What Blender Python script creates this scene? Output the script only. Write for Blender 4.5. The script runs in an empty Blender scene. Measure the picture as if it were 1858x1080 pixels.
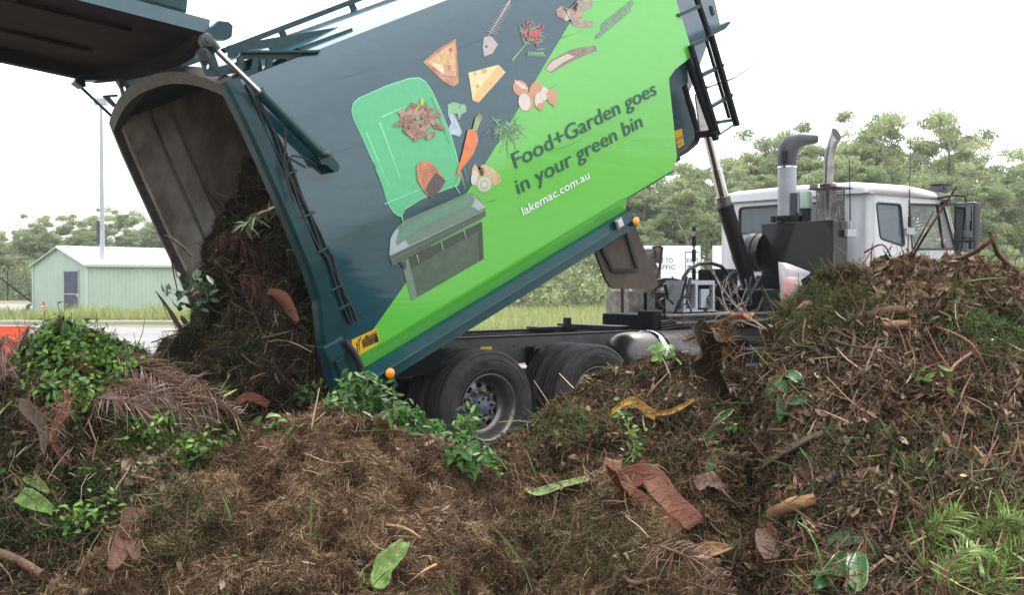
import bpy, bmesh, math, random
import numpy as np
from mathutils import Vector, Matrix, Euler
from mathutils.bvhtree import BVHTree
from mathutils.geometry import tessellate_polygon
sc = bpy.context.scene
COL = sc.collection
R = math.radians
rnd = random.Random(7)
RG = np.random.default_rng(11)

# ---------------------------------------------------------------- camera
F = 1967.0; H0 = 1.673; PITCH = math.atan(33 / F)
cam_d = bpy.data.cameras.new("camera"); cam = bpy.data.objects.new("camera", cam_d); COL.objects.link(cam)
cam_d.sensor_width = 36; cam_d.lens = 36 * F / 1858; cam_d.clip_start = .1; cam_d.clip_end = 2000
cam.location = (0, 0, H0); cam.rotation_euler = (R(90) - PITCH, 0, 0)
cam_d.dof.use_dof = True; cam_d.dof.focus_distance = 8.5; cam_d.dof.aperture_fstop = 6.0
sc.camera = cam
# ---------------------------------------------------------------- sky and light
SUN_EL, SUN_AZ = R(52), R(28)
w = bpy.data.worlds.new("World"); sc.world = w; w.use_nodes = True
N = w.node_tree.nodes; L = w.node_tree.links; N.clear()
out = N.new("ShaderNodeOutputWorld"); bg1 = N.new("ShaderNodeBackground"); bg2 = N.new("ShaderNodeBackground"); add = N.new("ShaderNodeAddShader")
sky = N.new("ShaderNodeTexSky"); sky.sky_type = 'NISHITA'; sky.sun_disc = False; sky.sun_elevation = SUN_EL; sky.sun_rotation = SUN_AZ; sky.dust_density = 3
L.new(sky.outputs[0], bg1.inputs[0]); bg1.inputs[1].default_value = .11
tc = N.new("ShaderNodeTexCoord"); sp = N.new("ShaderNodeSeparateXYZ"); L.new(tc.outputs['Generated'], sp.inputs[0])
mr = N.new("ShaderNodeMapRange"); L.new(sp.outputs[2], mr.inputs[0]); mr.inputs[1].default_value = 0; mr.inputs[2].default_value = 1
mr.inputs[3].default_value = 1.1; mr.inputs[4].default_value = 2.9
nz = N.new("ShaderNodeTexNoise"); nz.inputs['Scale'].default_value = 2.2; nz.inputs['Detail'].default_value = 4; L.new(tc.outputs['Generated'], nz.inputs[0])
mr2 = N.new("ShaderNodeMapRange"); L.new(nz.outputs[0], mr2.inputs[0]); mr2.inputs[3].default_value = .85; mr2.inputs[4].default_value = 1.15
mu = N.new("ShaderNodeMath"); mu.operation = 'MULTIPLY'; L.new(mr.outputs[0], mu.inputs[0]); L.new(mr2.outputs[0], mu.inputs[1])
bg2.inputs[0].default_value = (.955, .98, 1, 1); L.new(mu.outputs[0], bg2.inputs[1])
L.new(bg1.outputs[0], add.inputs[0]); L.new(bg2.outputs[0], add.inputs[1]); L.new(add.outputs[0], out.inputs[0])
sd = bpy.data.lights.new("sun", 'SUN'); sd.energy = 2.9; sd.angle = R(11); sd.color = (1, .96, .9)
so = bpy.data.objects.new("sun", sd); COL.objects.link(so)
so.rotation_euler = (R(90) - SUN_EL, 0, math.pi - SUN_AZ)
sc.view_settings.view_transform = 'Standard'; sc.view_settings.look = 'None'; sc.view_settings.gamma = 1; sc.view_settings.exposure = 0
sc.cycles.max_bounces = 6; sc.cycles.transparent_max_bounces = 12; sc.cycles.use_denoising = True
sc.cycles.caustics_reflective = False; sc.cycles.caustics_refractive = False

# ---------------------------------------------------------------- materials
def mat(name, col, rough=.6, metal=0, var=.0, vscale=6, col2=None, bump=0, bscale=40, coat=0, spec=None, attr=False, trans=0, alpha=1, stretch=None, vlo=.35, vhi=.65, croug=.08, cior=1.5):
    m = bpy.data.materials.new(name); m.use_nodes = True
    n = m.node_tree.nodes; l = m.node_tree.links; b = n["Principled BSDF"]
    b.inputs['Roughness'].default_value = rough; b.inputs['Metallic'].default_value = metal
    if spec is not None: b.inputs['Specular IOR Level'].default_value = spec
    if coat: b.inputs['Coat Weight'].default_value = coat; b.inputs['Coat Roughness'].default_value = croug; b.inputs['Coat IOR'].default_value = cior
    c = (*col, 1)
    t = n.new("ShaderNodeTexCoord"); src = t.outputs['Object']
    if stretch:
        mp = n.new("ShaderNodeMapping"); mp.inputs['Scale'].default_value = stretch; l.new(src, mp.inputs[0]); src = mp.outputs[0]
    if attr:
        a = n.new("ShaderNodeAttribute"); a.attribute_name = 'Col'; cs = a.outputs['Color']; l.new(cs, b.inputs['Base Color'])
    else:
        b.inputs['Base Color'].default_value = c; cs = None
    if col2 is not None or var:
        nt = n.new("ShaderNodeTexNoise"); nt.inputs['Scale'].default_value = vscale; nt.inputs['Detail'].default_value = 6; nt.inputs['Roughness'].default_value = .65; l.new(src, nt.inputs[0])
        mr = n.new("ShaderNodeMapRange"); l.new(nt.outputs[0], mr.inputs[0]); mr.inputs[1].default_value = vlo; mr.inputs[2].default_value = vhi
        mx = n.new("ShaderNodeMix"); mx.data_type = 'RGBA'; l.new(mr.outputs[0], mx.inputs[0])
        if col2 is None:
            mx.blend_type = 'MULTIPLY'; k = 1 - var
            if cs: l.new(cs, mx.inputs[6])
            else: mx.inputs[6].default_value = c
            mx.inputs[7].default_value = (k, k, k, 1)
        else:
            mx.inputs[6].default_value = c; mx.inputs[7].default_value = (*col2, 1)
        l.new(mx.outputs[2], b.inputs['Base Color']); cs = mx.outputs[2]
    if bump:
        nb = n.new("ShaderNodeTexNoise"); nb.inputs['Scale'].default_value = bscale; nb.inputs['Detail'].default_value = 5; l.new(src, nb.inputs[0])
        bp = n.new("ShaderNodeBump"); bp.inputs['Strength'].default_value = bump; bp.inputs['Distance'].default_value = .02; l.new(nb.outputs[0], bp.inputs['Height']); l.new(bp.outputs[0], b.inputs['Normal'])
    if trans:
        tr = n.new("ShaderNodeBsdfTranslucent"); ms = n.new("ShaderNodeMixShader"); ms.inputs[0].default_value = trans
        if cs: l.new(cs, tr.inputs[0])
        else: tr.inputs[0].default_value = c
        o = n["Material Output"]; l.new(b.outputs[0], ms.inputs[1]); l.new(tr.outputs[0], ms.inputs[2]); l.new(ms.outputs[0], o.inputs[0])
    if alpha < 1: b.inputs['Alpha'].default_value = alpha
    return m

M = {}
TEAL = (.001, .062, .085)
def paint(name, col, dirt=.25):
    """glossy vehicle enamel with fine long streaks of dust"""
    m = mat(name, col, rough=.42, var=dirt, vscale=5, stretch=(1, 1, 3), spec=.2, coat=1.0, croug=.05, cior=1.75)
    n = m.node_tree.nodes; l = m.node_tree.links; b = n["Principled BSDF"]
    t = n.new("ShaderNodeTexCoord"); mp = n.new("ShaderNodeMapping"); mp.inputs['Rotation'].default_value = (0, .443, 0); mp.inputs['Scale'].default_value = (.35, 1, 5)
    mp2 = n.new("ShaderNodeMapping"); mp2.inputs['Scale'].default_value = (.5, 1, 9)
    l.new(t.outputs['Object'], mp.inputs[0]); nt = n.new("ShaderNodeTexNoise"); nt.inputs['Scale'].default_value = 1.6; nt.inputs['Detail'].default_value = 5; nt.inputs['Distortion'].default_value = .6; l.new(mp.outputs[0], nt.inputs[0])
    bp = n.new("ShaderNodeBump"); bp.inputs['Strength'].default_value = .09; bp.inputs['Distance'].default_value = .02; l.new(nt.outputs[0], bp.inputs['Height'])
    l.new(bp.outputs[0], b.inputs['Coat Normal'])
    mr = n.new("ShaderNodeMapRange"); l.new(nt.outputs[0], mr.inputs[0]); mr.inputs[1].default_value = .3; mr.inputs[2].default_value = .7; mr.inputs[3].default_value = .03; mr.inputs[4].default_value = .14
    l.new(mr.outputs[0], b.inputs['Coat Roughness'])
    return m
M['teal'] = paint("teal_enamel", TEAL)
M['green'] = paint("lime_vinyl", (.12, .55, .055), .06)
M['tealr'] = mat("teal_sill_enamel", (.003, .06, .07), rough=.35, var=.2, vscale=6, coat=.35, spec=.3)
M['tealm'] = mat("teal_framework", (.004, .045, .052), rough=.4, var=.4, vscale=8, coat=.2, spec=.3)
M['tealg'] = mat("teal_grimy", (.03, .05, .05), rough=.45, col2=(.06, .055, .045), vscale=7, coat=.3)
M['black'] = mat("black_paint", (.008, .008, .009), rough=.5, var=.4, vscale=9, coat=.1, spec=.3)
M['blackm'] = mat("black_matt", (.010, .010, .011), rough=.8, var=.4, vscale=10, spec=.2)
M['tankblack'] = mat("glossy_black_tank", (.006, .007, .008), rough=.4, col2=(.03, .03, .033), vscale=2.2, coat=.35, vlo=.55, vhi=.8, spec=.3)
M['rubber'] = mat("tyre_rubber", (.017, .017, .018), rough=.75, spec=.3, col2=(.045, .042, .04), vscale=7, bump=.25, bscale=60)
M['tread'] = mat("tyre_tread", (.012, .012, .012), rough=.85, col2=(.03, .028, .026), vscale=12, bump=.5, bscale=70)
M['tankd'] = mat("dull_tank_metal", (.10, .097, .092), rough=.35, metal=.85, var=.3, vscale=5)
M['steel'] = mat("bare_steel", (.36, .34, .32), rough=.33, metal=1, var=.4, vscale=12)
M['chrome'] = mat("polished_rod", (.72, .72, .74), rough=.13, metal=1)
M['rimm'] = mat("silver_rim", (.21, .20, .19), rough=.38, metal=.8, col2=(.16, .13, .11), vscale=6, vlo=.45, vhi=.75)
M['hub'] = mat("hub_grey", (.10, .12, .14), rough=.5, var=.4, vscale=20)
M['chassis'] = mat("chassis_grey", (.045, .045, .047), rough=.55, col2=(.09, .085, .08), vscale=5)
M['white'] = mat("white_cab_paint", (.60, .61, .63), rough=.35, var=.1, vscale=2.5, coat=.6)
M['greyp'] = mat("grey_plastic", (.06, .062, .068), rough=.5, var=.2)
M['lgrey'] = mat("light_grey_tube", (.42, .43, .46), rough=.4, var=.15)
M['dirtyw'] = mat("dirty_white_arm", (.36, .35, .31), rough=.6, col2=(.14, .11, .08), vscale=9)
M['rust'] = mat("rusty_plate", (.095, .065, .042), rough=.7, col2=(.05, .036, .026), vscale=4, bump=.3, bscale=25, stretch=(1, 1, .4))
M['rustm'] = mat("rust_steel", (.12, .05, .03), rough=.8, col2=(.05, .03, .02), vscale=20)
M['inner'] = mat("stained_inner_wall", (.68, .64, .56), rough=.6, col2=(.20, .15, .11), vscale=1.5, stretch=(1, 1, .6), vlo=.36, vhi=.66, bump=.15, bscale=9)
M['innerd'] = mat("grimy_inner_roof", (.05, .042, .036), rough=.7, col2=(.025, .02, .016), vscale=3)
M['gateb'] = mat("greasy_gate_lining", (.035, .026, .022), rough=.85, spec=.15, col2=(.018, .014, .012), vscale=2.5, bump=.15, bscale=8)
M['rim2'] = mat("worn_seal_rim", (.11, .10, .085), rough=.6, col2=(.055, .048, .04), vscale=10)
M['amber'] = mat("amber_lens", (.95, .32, .01), rough=.2, coat=.6)
M['clear'] = mat("clear_lens", (.5, .5, .5), rough=.15, coat=.6)
M['yellow'] = mat("yellow_sticker", (.82, .47, .02), rough=.4, var=.1)
M['ink'] = mat("black_ink", (.012, .012, .012), rough=.4)
M['textteal'] = mat("teal_lettering", (.004, .075, .07), rough=.45, coat=.5)
M['whiteink'] = mat("white_lettering", (.85, .86, .86), rough=.3)
M['glass'] = mat("window_glass", (.75, .85, .85), rough=.03, alpha=.10, spec=.5)
M['glassd'] = mat("tinted_glass", (.10, .14, .16), rough=.04, alpha=.72, spec=.8)
M['seal'] = mat("rubber_seal", (.03, .028, .03), rough=.6)
M['seat'] = mat("seat_cloth", (.03, .03, .035), rough=.9)
M['cabin'] = mat("cabin_trim", (.12, .12, .12), rough=.8)
M['orange'] = mat("orange_plastic", (.85, .09, .015), rough=.5, var=.2, vscale=5)
M['mirror'] = mat("mirror_glass", (.22, .23, .24), rough=.03, metal=1)
M['filterg'] = mat("pale_filter_can", (.45, .55, .47), rough=.4, var=.15, vscale=15)
M['hose'] = mat("hose_rubber", (.012, .012, .013), rough=.5)
M['leafm'] = mat("leaf_gloss", (.1, .2, .05), rough=.42, spec=.35, attr=True, trans=.18, var=.25, vscale=30)
M['dryleaf'] = mat("dry_litter", (.1, .1, .05), rough=.8, spec=.15, attr=True, trans=.12, var=.25, vscale=25)
M['straw'] = mat("clipping_litter", (.1, .1, .05), rough=.9, spec=.08, attr=True)
M['gum'] = mat("gum_foliage", (.1, .1, .05), rough=.55, attr=True, trans=.35)
M['bark'] = mat("gum_bark", (.30, .27, .23), rough=.85, col2=(.11, .085, .065), vscale=2.2, bump=.4, bscale=12)
M['soil'] = mat("wet_compost", (.035, .022, .014), rough=.9, spec=.1, col2=(.012, .008, .006), vscale=9, bump=1, bscale=45)

# ---------------------------------------------------------------- mesh helpers
class MB:
    def __init__(s, xf=None): s.v = []; s.f = []; s.mi = []; s.sm = []; s.mats = []; s.xf = xf
    def m(s, k):
        mm = M[k] if isinstance(k, str) else k
        if mm not in s.mats: s.mats.append(mm)
        return s.mats.index(mm)
    def add(s, vs, fs, k, smooth=False):
        o = len(s.v); mi = s.m(k)
        s.v += [tuple(s.xf(*p)) if s.xf else tuple(p) for p in vs]
        for f in fs: s.f.append([i + o for i in f]); s.mi.append(mi); s.sm.append(smooth)
        return s
    def box(s, a, b, k, ax=None):
        x0, y0, z0 = a; x1, y1, z1 = b
        s.add([(x0,y0,z0),(x1,y0,z0),(x1,y1,z0),(x0,y1,z0),(x0,y0,z1),(x1,y0,z1),(x1,y1,z1),(x0,y1,z1)],
              [(0,3,2,1),(4,5,6,7),(0,1,5,4),(1,2,6,5),(2,3,7,6),(3,0,4,7)], k); return s
    def bbox(s, a, b, k, bev=.01):
        """box with chamfered edges"""
        bm = bmesh.new(); bmesh.ops.create_cube(bm, size=1)
        c = [(p + q) / 2 for p, q in zip(a, b)]; d = [abs(q - p) for p, q in zip(a, b)]
        for vv in bm.verts: vv.co = Vector([c[i] + vv.co[i] * d[i] for i in range(3)])
        bmesh.ops.bevel(bm, geom=bm.edges[:], offset=min(bev, min(d) * .45), segments=2, affect='EDGES', profile=.6)
        bm.verts.ensure_lookup_table(); s.add([tuple(q.co) for q in bm.verts], [[q.index for q in f.verts] for f in bm.faces], k); bm.free(); return s
    def prism(s, poly, ax, d0, d1, k, holes=()):
        """polygon in the two other axes extruded along ax ('x','y','z') from d0 to d1, with holes"""
        def P(p, d): return {'x': (d, p[0], p[1]), 'y': (p[0], d, p[1]), 'z': (p[0], p[1], d)}[ax]
        loops = [list(poly)] + [list(h) for h in holes]
        flat = [p for lp in loops for p in lp]; n = len(flat)
        tris = tessellate_polygon([[Vector((p[0], p[1], 0)) for p in lp] for lp in loops])
        vs = [P(p, d0) for p in flat] + [P(p, d1) for p in flat]
        fs = [list(t) for t in tris] + [[i + n for i in t[::-1]] for t in tris]
        o = 0
        for lp in loops:
            m = len(lp)
            for i in range(m): a, b = o + i, o + (i + 1) % m; fs.append([a, b, b + n, a + n])
            o += m
        return s.add(vs, fs, k)
    def bar(s, p, q, w, h, k, up=(0, 0, 1)):
        p = Vector(p); q = Vector(q); d = (q - p).normalized(); u = Vector(up)
        x = d.cross(u)
        if x.length < 1e-3: x = d.cross(Vector((1, 0, 0)))
        x.normalize(); y = x.cross(d)
        vs = [tuple(c + x * (a * w / 2) + y * (b * h / 2)) for c in (p, q) for a, b in ((-1,-1),(1,-1),(1,1),(-1,1))]
        return s.add(vs, [(0,1,2,3),(7,6,5,4),(0,4,5,1),(1,5,6,2),(2,6,7,3),(3,7,4,0)], k)
    def tube(s, pts, r, k, n=10, cap=True, smooth=True):
        pts = [Vector(p) for p in pts]; rs = r if isinstance(r, (list, tuple)) else [r] * len(pts)
        vs = []; fs = []; prev = None
        for i, p in enumerate(pts):
            d = (pts[min(i + 1, len(pts) - 1)] - pts[max(i - 1, 0)]).normalized()
            if prev is None:
                x = d.orthogonal().normalized()
            else:
                x = (prev - d * prev.dot(d))
                x = x.normalized() if x.length > 1e-6 else d.orthogonal().normalized()
            prev = x; y = d.cross(x)
            for j in range(n):
                a = 2 * math.pi * j / n; vs.append(tuple(p + (x * math.cos(a) + y * math.sin(a)) * rs[i]))
        for i in range(len(pts) - 1):
            for j in range(n): a = i * n + j; b = i * n + (j + 1) % n; fs.append((a, b, b + n, a + n))
        s.add(vs, fs, k, smooth)
        if cap:
            s.add(vs[:n], [list(range(n))[::-1]], k); s.add(vs[-n:], [list(range(n))], k)
        return s
    def lathe(s, c, axis, prof, k, n=48, smooth=True, a0=0, a1=2 * math.pi):
        """prof: (distance along axis, radius) round the axis 'x','y','z' through c"""
        vs = []; fs = []; full = abs(a1 - a0 - 2 * math.pi) < 1e-6; m = n if full else n + 1
        for t, r in prof:
            for j in range(m):
                a = a0 + (a1 - a0) * j / n; p, q = r * math.cos(a), r * math.sin(a)
                o = {'x': (t, p, q), 'y': (p, t, q), 'z': (p, q, t)}[axis]; vs.append((c[0] + o[0], c[1] + o[1], c[2] + o[2]))
        for i in range(len(prof) - 1):
            for j in range(n): a = i * m + j; b = i * m + (j + 1) % m; fs.append((a, b, b + m, a + m))
        return s.add(vs, fs, k, smooth)
    def build(s, name, parent=None, loc=None, **tags):
        me = bpy.data.meshes.new(name); me.from_pydata(s.v, [], s.f)
        for mm in s.mats: me.materials.append(mm)
        me.polygons.foreach_set("material_index", s.mi); me.polygons.foreach_set("use_smooth", s.sm)
        bm = bmesh.new(); bm.from_mesh(me); bmesh.ops.recalc_face_normals(bm, faces=bm.faces[:]); bm.to_mesh(me); bm.free()
        o = bpy.data.objects.new(name, me); COL.objects.link(o)
        if parent: o.parent = parent
        if loc: o.location = loc
        tag(o, **tags); return o
def tag(o, label=None, cat=None, group=None, kind=None):
    if label: o['label'] = label
    if cat: o['category'] = cat
    if group: o['group'] = group
    if kind: o['kind'] = kind
    return o
def empty(name, loc=(0, 0, 0), rz=0, **t):
    o = bpy.data.objects.new(name, None); COL.objects.link(o); o.location = loc; o.rotation_euler = (0, 0, rz); return tag(o, **t)
def copy_tree(o, parent=None):
    c = o.copy(); COL.objects.link(c)
    if parent: c.parent = parent
    for ch in [x for x in bpy.data.objects if x.parent == o]: copy_tree(ch, c)
    return c
def np_mesh(name, V, Fc, mats, col=None, mi=None, smooth=False, parent=None, **t):
    """big mesh from arrays: V (n,3), Fc (m,k)"""
    me = bpy.data.meshes.new(name); n, k = Fc.shape
    me.vertices.add(len(V)); me.vertices.foreach_set("co", np.ascontiguousarray(V, np.float32).ravel())
    me.loops.add(n * k); me.loops.foreach_set("vertex_index", np.ascontiguousarray(Fc, np.int32).ravel())
    me.polygons.add(n); me.polygons.foreach_set("loop_start", np.arange(0, n * k, k, dtype=np.int32))
    for mm in mats: me.materials.append(mm)
    if mi is not None: me.polygons.foreach_set("material_index", np.ascontiguousarray(mi, np.int32))
    if smooth: me.polygons.foreach_set("use_smooth", np.ones(n, bool))
    me.update(calc_edges=True)
    if col is not None:
        a = me.color_attributes.new("Col", 'FLOAT_COLOR', 'POINT'); c4 = np.ones((len(V), 4), np.float32); c4[:, :3] = col; a.data.foreach_set("color", c4.ravel())
    o = bpy.data.objects.new(name, me); COL.objects.link(o)
    if parent: o.parent = parent
    return tag(o, **t)

# ---------------------------------------------------------------- photo ray helpers (used once, while building, to read real positions)
CP, SP_ = math.cos(PITCH), math.sin(PITCH)
def ray(x, y):
    a, c = (x - 929) / F, -(y - 540) / F
    return Vector((a, CP + c * SP_, -SP_ + c * CP))
def at(x, y, Y):
    r = ray(x, y); return Vector((0, 0, H0)) + r * (Y / r.y)
def ground(x, y, z=0):
    r = ray(x, y); return Vector((0, 0, H0)) + r * ((z - H0) / r.z)
TH, TX, TY, PHI, BU, BW = .671, -.176, 9.68, .443, -1.423, .994
CT, ST, CF, SF = math.cos(TH), math.sin(TH), math.cos(PHI), math.sin(PHI)
def to_truck(p): dx, dy = p[0] - TX, p[1] - TY; return Vector((dx * CT + dy * ST, -dx * ST + dy * CT, p[2]))
def from_truck(p): return Vector((TX + p[0] * CT - p[1] * ST, TY + p[0] * ST + p[1] * CT, p[2]))
def tv(x, y, v):
    """point on the truck's plane v (metres in from its near side) seen along a ray: (u, v, w)"""
    o = to_truck((0, 0, H0)); d = to_truck(Vector((TX, TY, 0)) + ray(x, y)); t = (v - o.y) / d.y
    return o + d * t
def cb(l, v, h): return (BU + l * CF - h * SF, v, BW + l * SF + h * CF)
def unb(p): a, c = p[0] - BU, p[2] - BW; return (a * CF + c * SF, -a * SF + c * CF)
HS = [-.3, 0, .6, 1.2, 1.8, 2.2, 2.39]; VS = [.02, 0, -.045, -.06, -.04, .02, .09]
def vs(h): return float(np.interp(h, HS, VS))
_hh = np.linspace(0, 2.39, 240); _sl = np.interp(_hh, [0, .78, 1.0, 1.3, 1.9, 2.15, 2.39], [-.105, -.10, -.03, .012, .03, .10, .32]); _vv = .03 + np.concatenate([[0], np.cumsum(_sl[:-1] * (_hh[1] - _hh[0]))])
def vs(h): return float(np.interp(h, _hh, _vv))
def lh(x, y):
    v = 0
    for _ in range(4): l, h = unb(tv(x, y, v)); v = vs(h)
    return l, h
# ================================================================= THE TRUCK
truck = empty("garbage_truck", (TX, TY, 0), TH, label="green and teal garbage truck with white cab, tipping its raised body out onto the heaps", cat="truck")
def B(): return MB(cb)
def px_poly(pts, v):
    return [unb(tv(x, y, v)) for x, y in pts]
def rr(x0, y0, x1, y1, r, n=4):
    o = []
    for cx, cy, a in ((x1 - r, y1 - r, 0), (x0 + r, y1 - r, 90), (x0 + r, y0 + r, 180), (x1 - r, y0 + r, 270)):
        for i in range(n + 1): t = R(a + 90 * i / n); o.append((cx + r * math.cos(t), cy + r * math.sin(t)))
    return o
# ---- tipping body shell
LF = 4.88
def lmax(h):
    if h < .11: return 4.14 + (4.30 - 4.14) * (max(0, h) / .11) ** .6
    if h < .88: return 4.30 + .14 * (h - .11) / .8
    if h < .98: t = (h - .88) / .1; return 4.44 + .44 * (1 - math.sqrt(max(0, 1 - t * t)))
    return 4.88 + (h - .98) * .0
def roofh(v): t = (v - 1.295) / (1.295 - vs(2.39)); return 2.39 + .235 * (1 - abs(t) ** 2.3)
b = B()
hs = sorted(set([round(i * .0797, 4) for i in range(31)] + [.03, .06, .9, .92, .94, .96, .975, .98])); hs = [h for h in hs if h <= 2.391]; hs[-1] = 2.39
nc = 20; vv = []
for h in hs:
    for j in range(nc + 1): l = lmax(h) * j / nc; vv.append((l, vs(h), h))
fs = [(i * (nc + 1) + j, i * (nc + 1) + j + 1, (i + 1) * (nc + 1) + j + 1, (i + 1) * (nc + 1) + j) for i in range(len(hs) - 1) for j in range(nc)]
b.add(vv, fs, 'teal', True)
# roof, far side, floor
rv = [vs(2.39) + (2.59 - 2 * vs(2.39)) * i / 24 for i in range(25)]
prof = [(v, roofh(v)) for v in rv] + [(2.59 - vs(h), h) for h in hs[::-1][1:]]
vv = [(l, v, h) for l in (0, LF) for v, h in prof]; n = len(prof)
b.add(vv, [(i, i + 1, i + 1 + n, i + n) for i in range(n - 1)], 'teal', True)
b.add([(0, 0, 0), (LF - .7, 0, 0), (LF - .7, 2.59, 0), (0, 2.59, 0)], [(0, 1, 2, 3)], 'tealm')
b.add([(LF - .005, vs(h), h) for h in hs if h >= .98] + [(LF - .005, v, roofh(v)) for v in rv[1:]] + [(LF - .005, 2.59 - vs(h), h) for h in hs[::-1][1:] if h >= .98], [list(range(len([h for h in hs if h >= .98]) * 2 - 1 + 24))], 'teal')
body = b.build("body", truck)
# inner lining
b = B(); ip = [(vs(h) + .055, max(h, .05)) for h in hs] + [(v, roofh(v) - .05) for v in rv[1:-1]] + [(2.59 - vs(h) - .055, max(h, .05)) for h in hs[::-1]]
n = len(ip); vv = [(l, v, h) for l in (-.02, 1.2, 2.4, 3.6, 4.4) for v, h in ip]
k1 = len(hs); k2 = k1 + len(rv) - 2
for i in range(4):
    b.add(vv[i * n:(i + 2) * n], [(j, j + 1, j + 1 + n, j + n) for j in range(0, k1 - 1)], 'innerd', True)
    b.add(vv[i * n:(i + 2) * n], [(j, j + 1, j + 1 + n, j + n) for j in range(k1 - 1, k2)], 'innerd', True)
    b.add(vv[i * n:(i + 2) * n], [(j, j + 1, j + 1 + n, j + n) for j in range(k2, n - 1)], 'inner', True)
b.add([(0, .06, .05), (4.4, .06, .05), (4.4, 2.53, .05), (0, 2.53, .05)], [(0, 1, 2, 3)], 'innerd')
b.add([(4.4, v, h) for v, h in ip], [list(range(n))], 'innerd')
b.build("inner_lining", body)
# two wear plates on the far inner wall
la = unb(tv(300, 280, 2.5))[0]; lb = unb(tv(345, 280, 2.5))[0]
b = B()
def farplate(l0, l1, off, k):
    hh = [h for h in hs if h >= .05]
    vo = []
    for h in hh:
        vf = 2.59 - vs(h) - .055
        vo += [(l0, vf - .001, h), (l0 + .0, vf - off, h), (l1, vf - off, h), (l1, vf - .001, h)]
    b.add(vo, [(i * 4 + j, i * 4 + j + 1, i * 4 + 5 + j, i * 4 + 4 + j) for i in range(len(hh) - 1) for j in range(3)], k, False)
farplate(-.01, la, .075, 'inner'); farplate(la + .05, lb, .05, 'inner')
b.build("wear_plates", body)
# ---- sill along the bottom
b = B(); pr = [(-.002, .012), (.002, 0), (.055, -.105), (-.02, -.115), (-.024, -.19), (-.034, -.196), (-.034, -.21), (.0, -.215), (.0, -.29), (.3, -.29), (.3, -.02)]
ls = [0.02 + i * .25 for i in range(14)] + [3.42]
n = len(pr)
vv = []
for l in ls:
    for v, h in pr:
        l2 = l
        if l == ls[0]: l2 = .02 + max(0, (-h - .1)) * .9
        vv.append((l2, v, h))
for i in range(len(ls) - 1):
    seg = vv[i * n:(i + 2) * n]
    b.add(seg, [(0, 1, 1 + n, n)], 'green'); b.add(seg, [(1, 2, 2 + n, 1 + n)], 'green')
    b.add(seg, [(j, j + 1, j + 1 + n, j + n) for j in range(2, n - 1)], 'tealr')
b.add(vv[:n], [list(range(n))], 'tealm'); b.add(vv[-n:], [list(range(n))], 'tealm')
sill = b.build("sill_rail", truck)
for l in (.26, 3.42):
    m = B(); m.lathe((l - .01, -.036, -.23), 'y', [(0, .045), (-.012, .045), (-.022, .036), (-.026, .0)], 'amber', 24); m.lathe((l - .01, -.034, -.23), 'y', [(0, .05), (-.008, .05), (-.008, .04)], 'black', 24)
    m.build("marker_light", sill)
m = B(); m.bbox((3.12, -.075, -.2), (3.22, -.022, -.1), 'steel', .01); m.bbox((3.135, -.09, -.185), (3.205, -.07, -.115), 'clear', .01); m.build("work_lamp", sill)
m = B(); m.bar((.26, -.02, -.27), (.26, -.02, -.36), .05, .03, 'tealm'); m.build("lamp_bracket", sill)
# ---- vinyl print
def cut_panel(m, poly, k, d):
    """flat polygon in (l, h) laid on the curved side, d metres proud"""
    bm = bmesh.new(); vs_ = [bm.verts.new((p[0], 0, p[1])) for p in poly]
    try: bm.faces.new(vs_)
    except Exception: bm.free(); return
    hh = [p[1] for p in poly]; bmesh.ops.triangulate(bm, faces=bm.faces[:], ngon_method='EAR_CLIP')
    z = math.floor(min(hh) / .08) * .08
    while z < max(hh):
        bmesh.ops.bisect_plane(bm, geom=bm.verts[:] + bm.edges[:] + bm.faces[:], plane_co=(0, 0, z), plane_no=(0, 0, 1)); z += .08
    bm.verts.ensure_lookup_table()
    m.add([(q.co.x, vs(q.co.z) - d, q.co.z) for q in bm.verts], [[q.index for q in f.verts] for f in bm.faces], k, True); bm.free()
b = B(); diag = [lh(*p) for p in ((672, 605), (736, 514), (843, 356), (1000, 97), (1058, 0))]
dh = [p[1] for p in diag]; dl = [p[0] for p in diag]
dh = [0] + dh[:] + [2.35]; dl = [dl[0] - (dh[1]) * (dl[1] - dl[0]) / (dh[2] - dh[1])] + dl + [dl[-1] + (2.35 - dh[-2]) * .55]
rows = [.004] + [.05 * i for i in range(1, 48)]
vv = []
for h in rows:
    l0 = float(np.interp(h, dh, dl)); l1 = lmax(h) - .005
    l1 = max(l0 + .01, l1)
    for j in range(11): vv.append((l0 + (l1 - l0) * j / 10, vs(h) - .002, h))
b.add(vv, [(i * 11 + j, i * 11 + j + 1, (i + 1) * 11 + j + 1, (i + 1) * 11 + j) for i in range(len(rows) - 1) for j in range(10)], 'green', True)
b.build("lime_panel", body)
vin = {}
def V(name, col, dirt=.12, var2=None, sc_=14):
    k = "print_" + name
    if k not in M: M[k] = mat(k, col, rough=.4, var=0 if var2 else dirt, col2=var2, vscale=sc_, coat=1, croug=.08)
    return k
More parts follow.
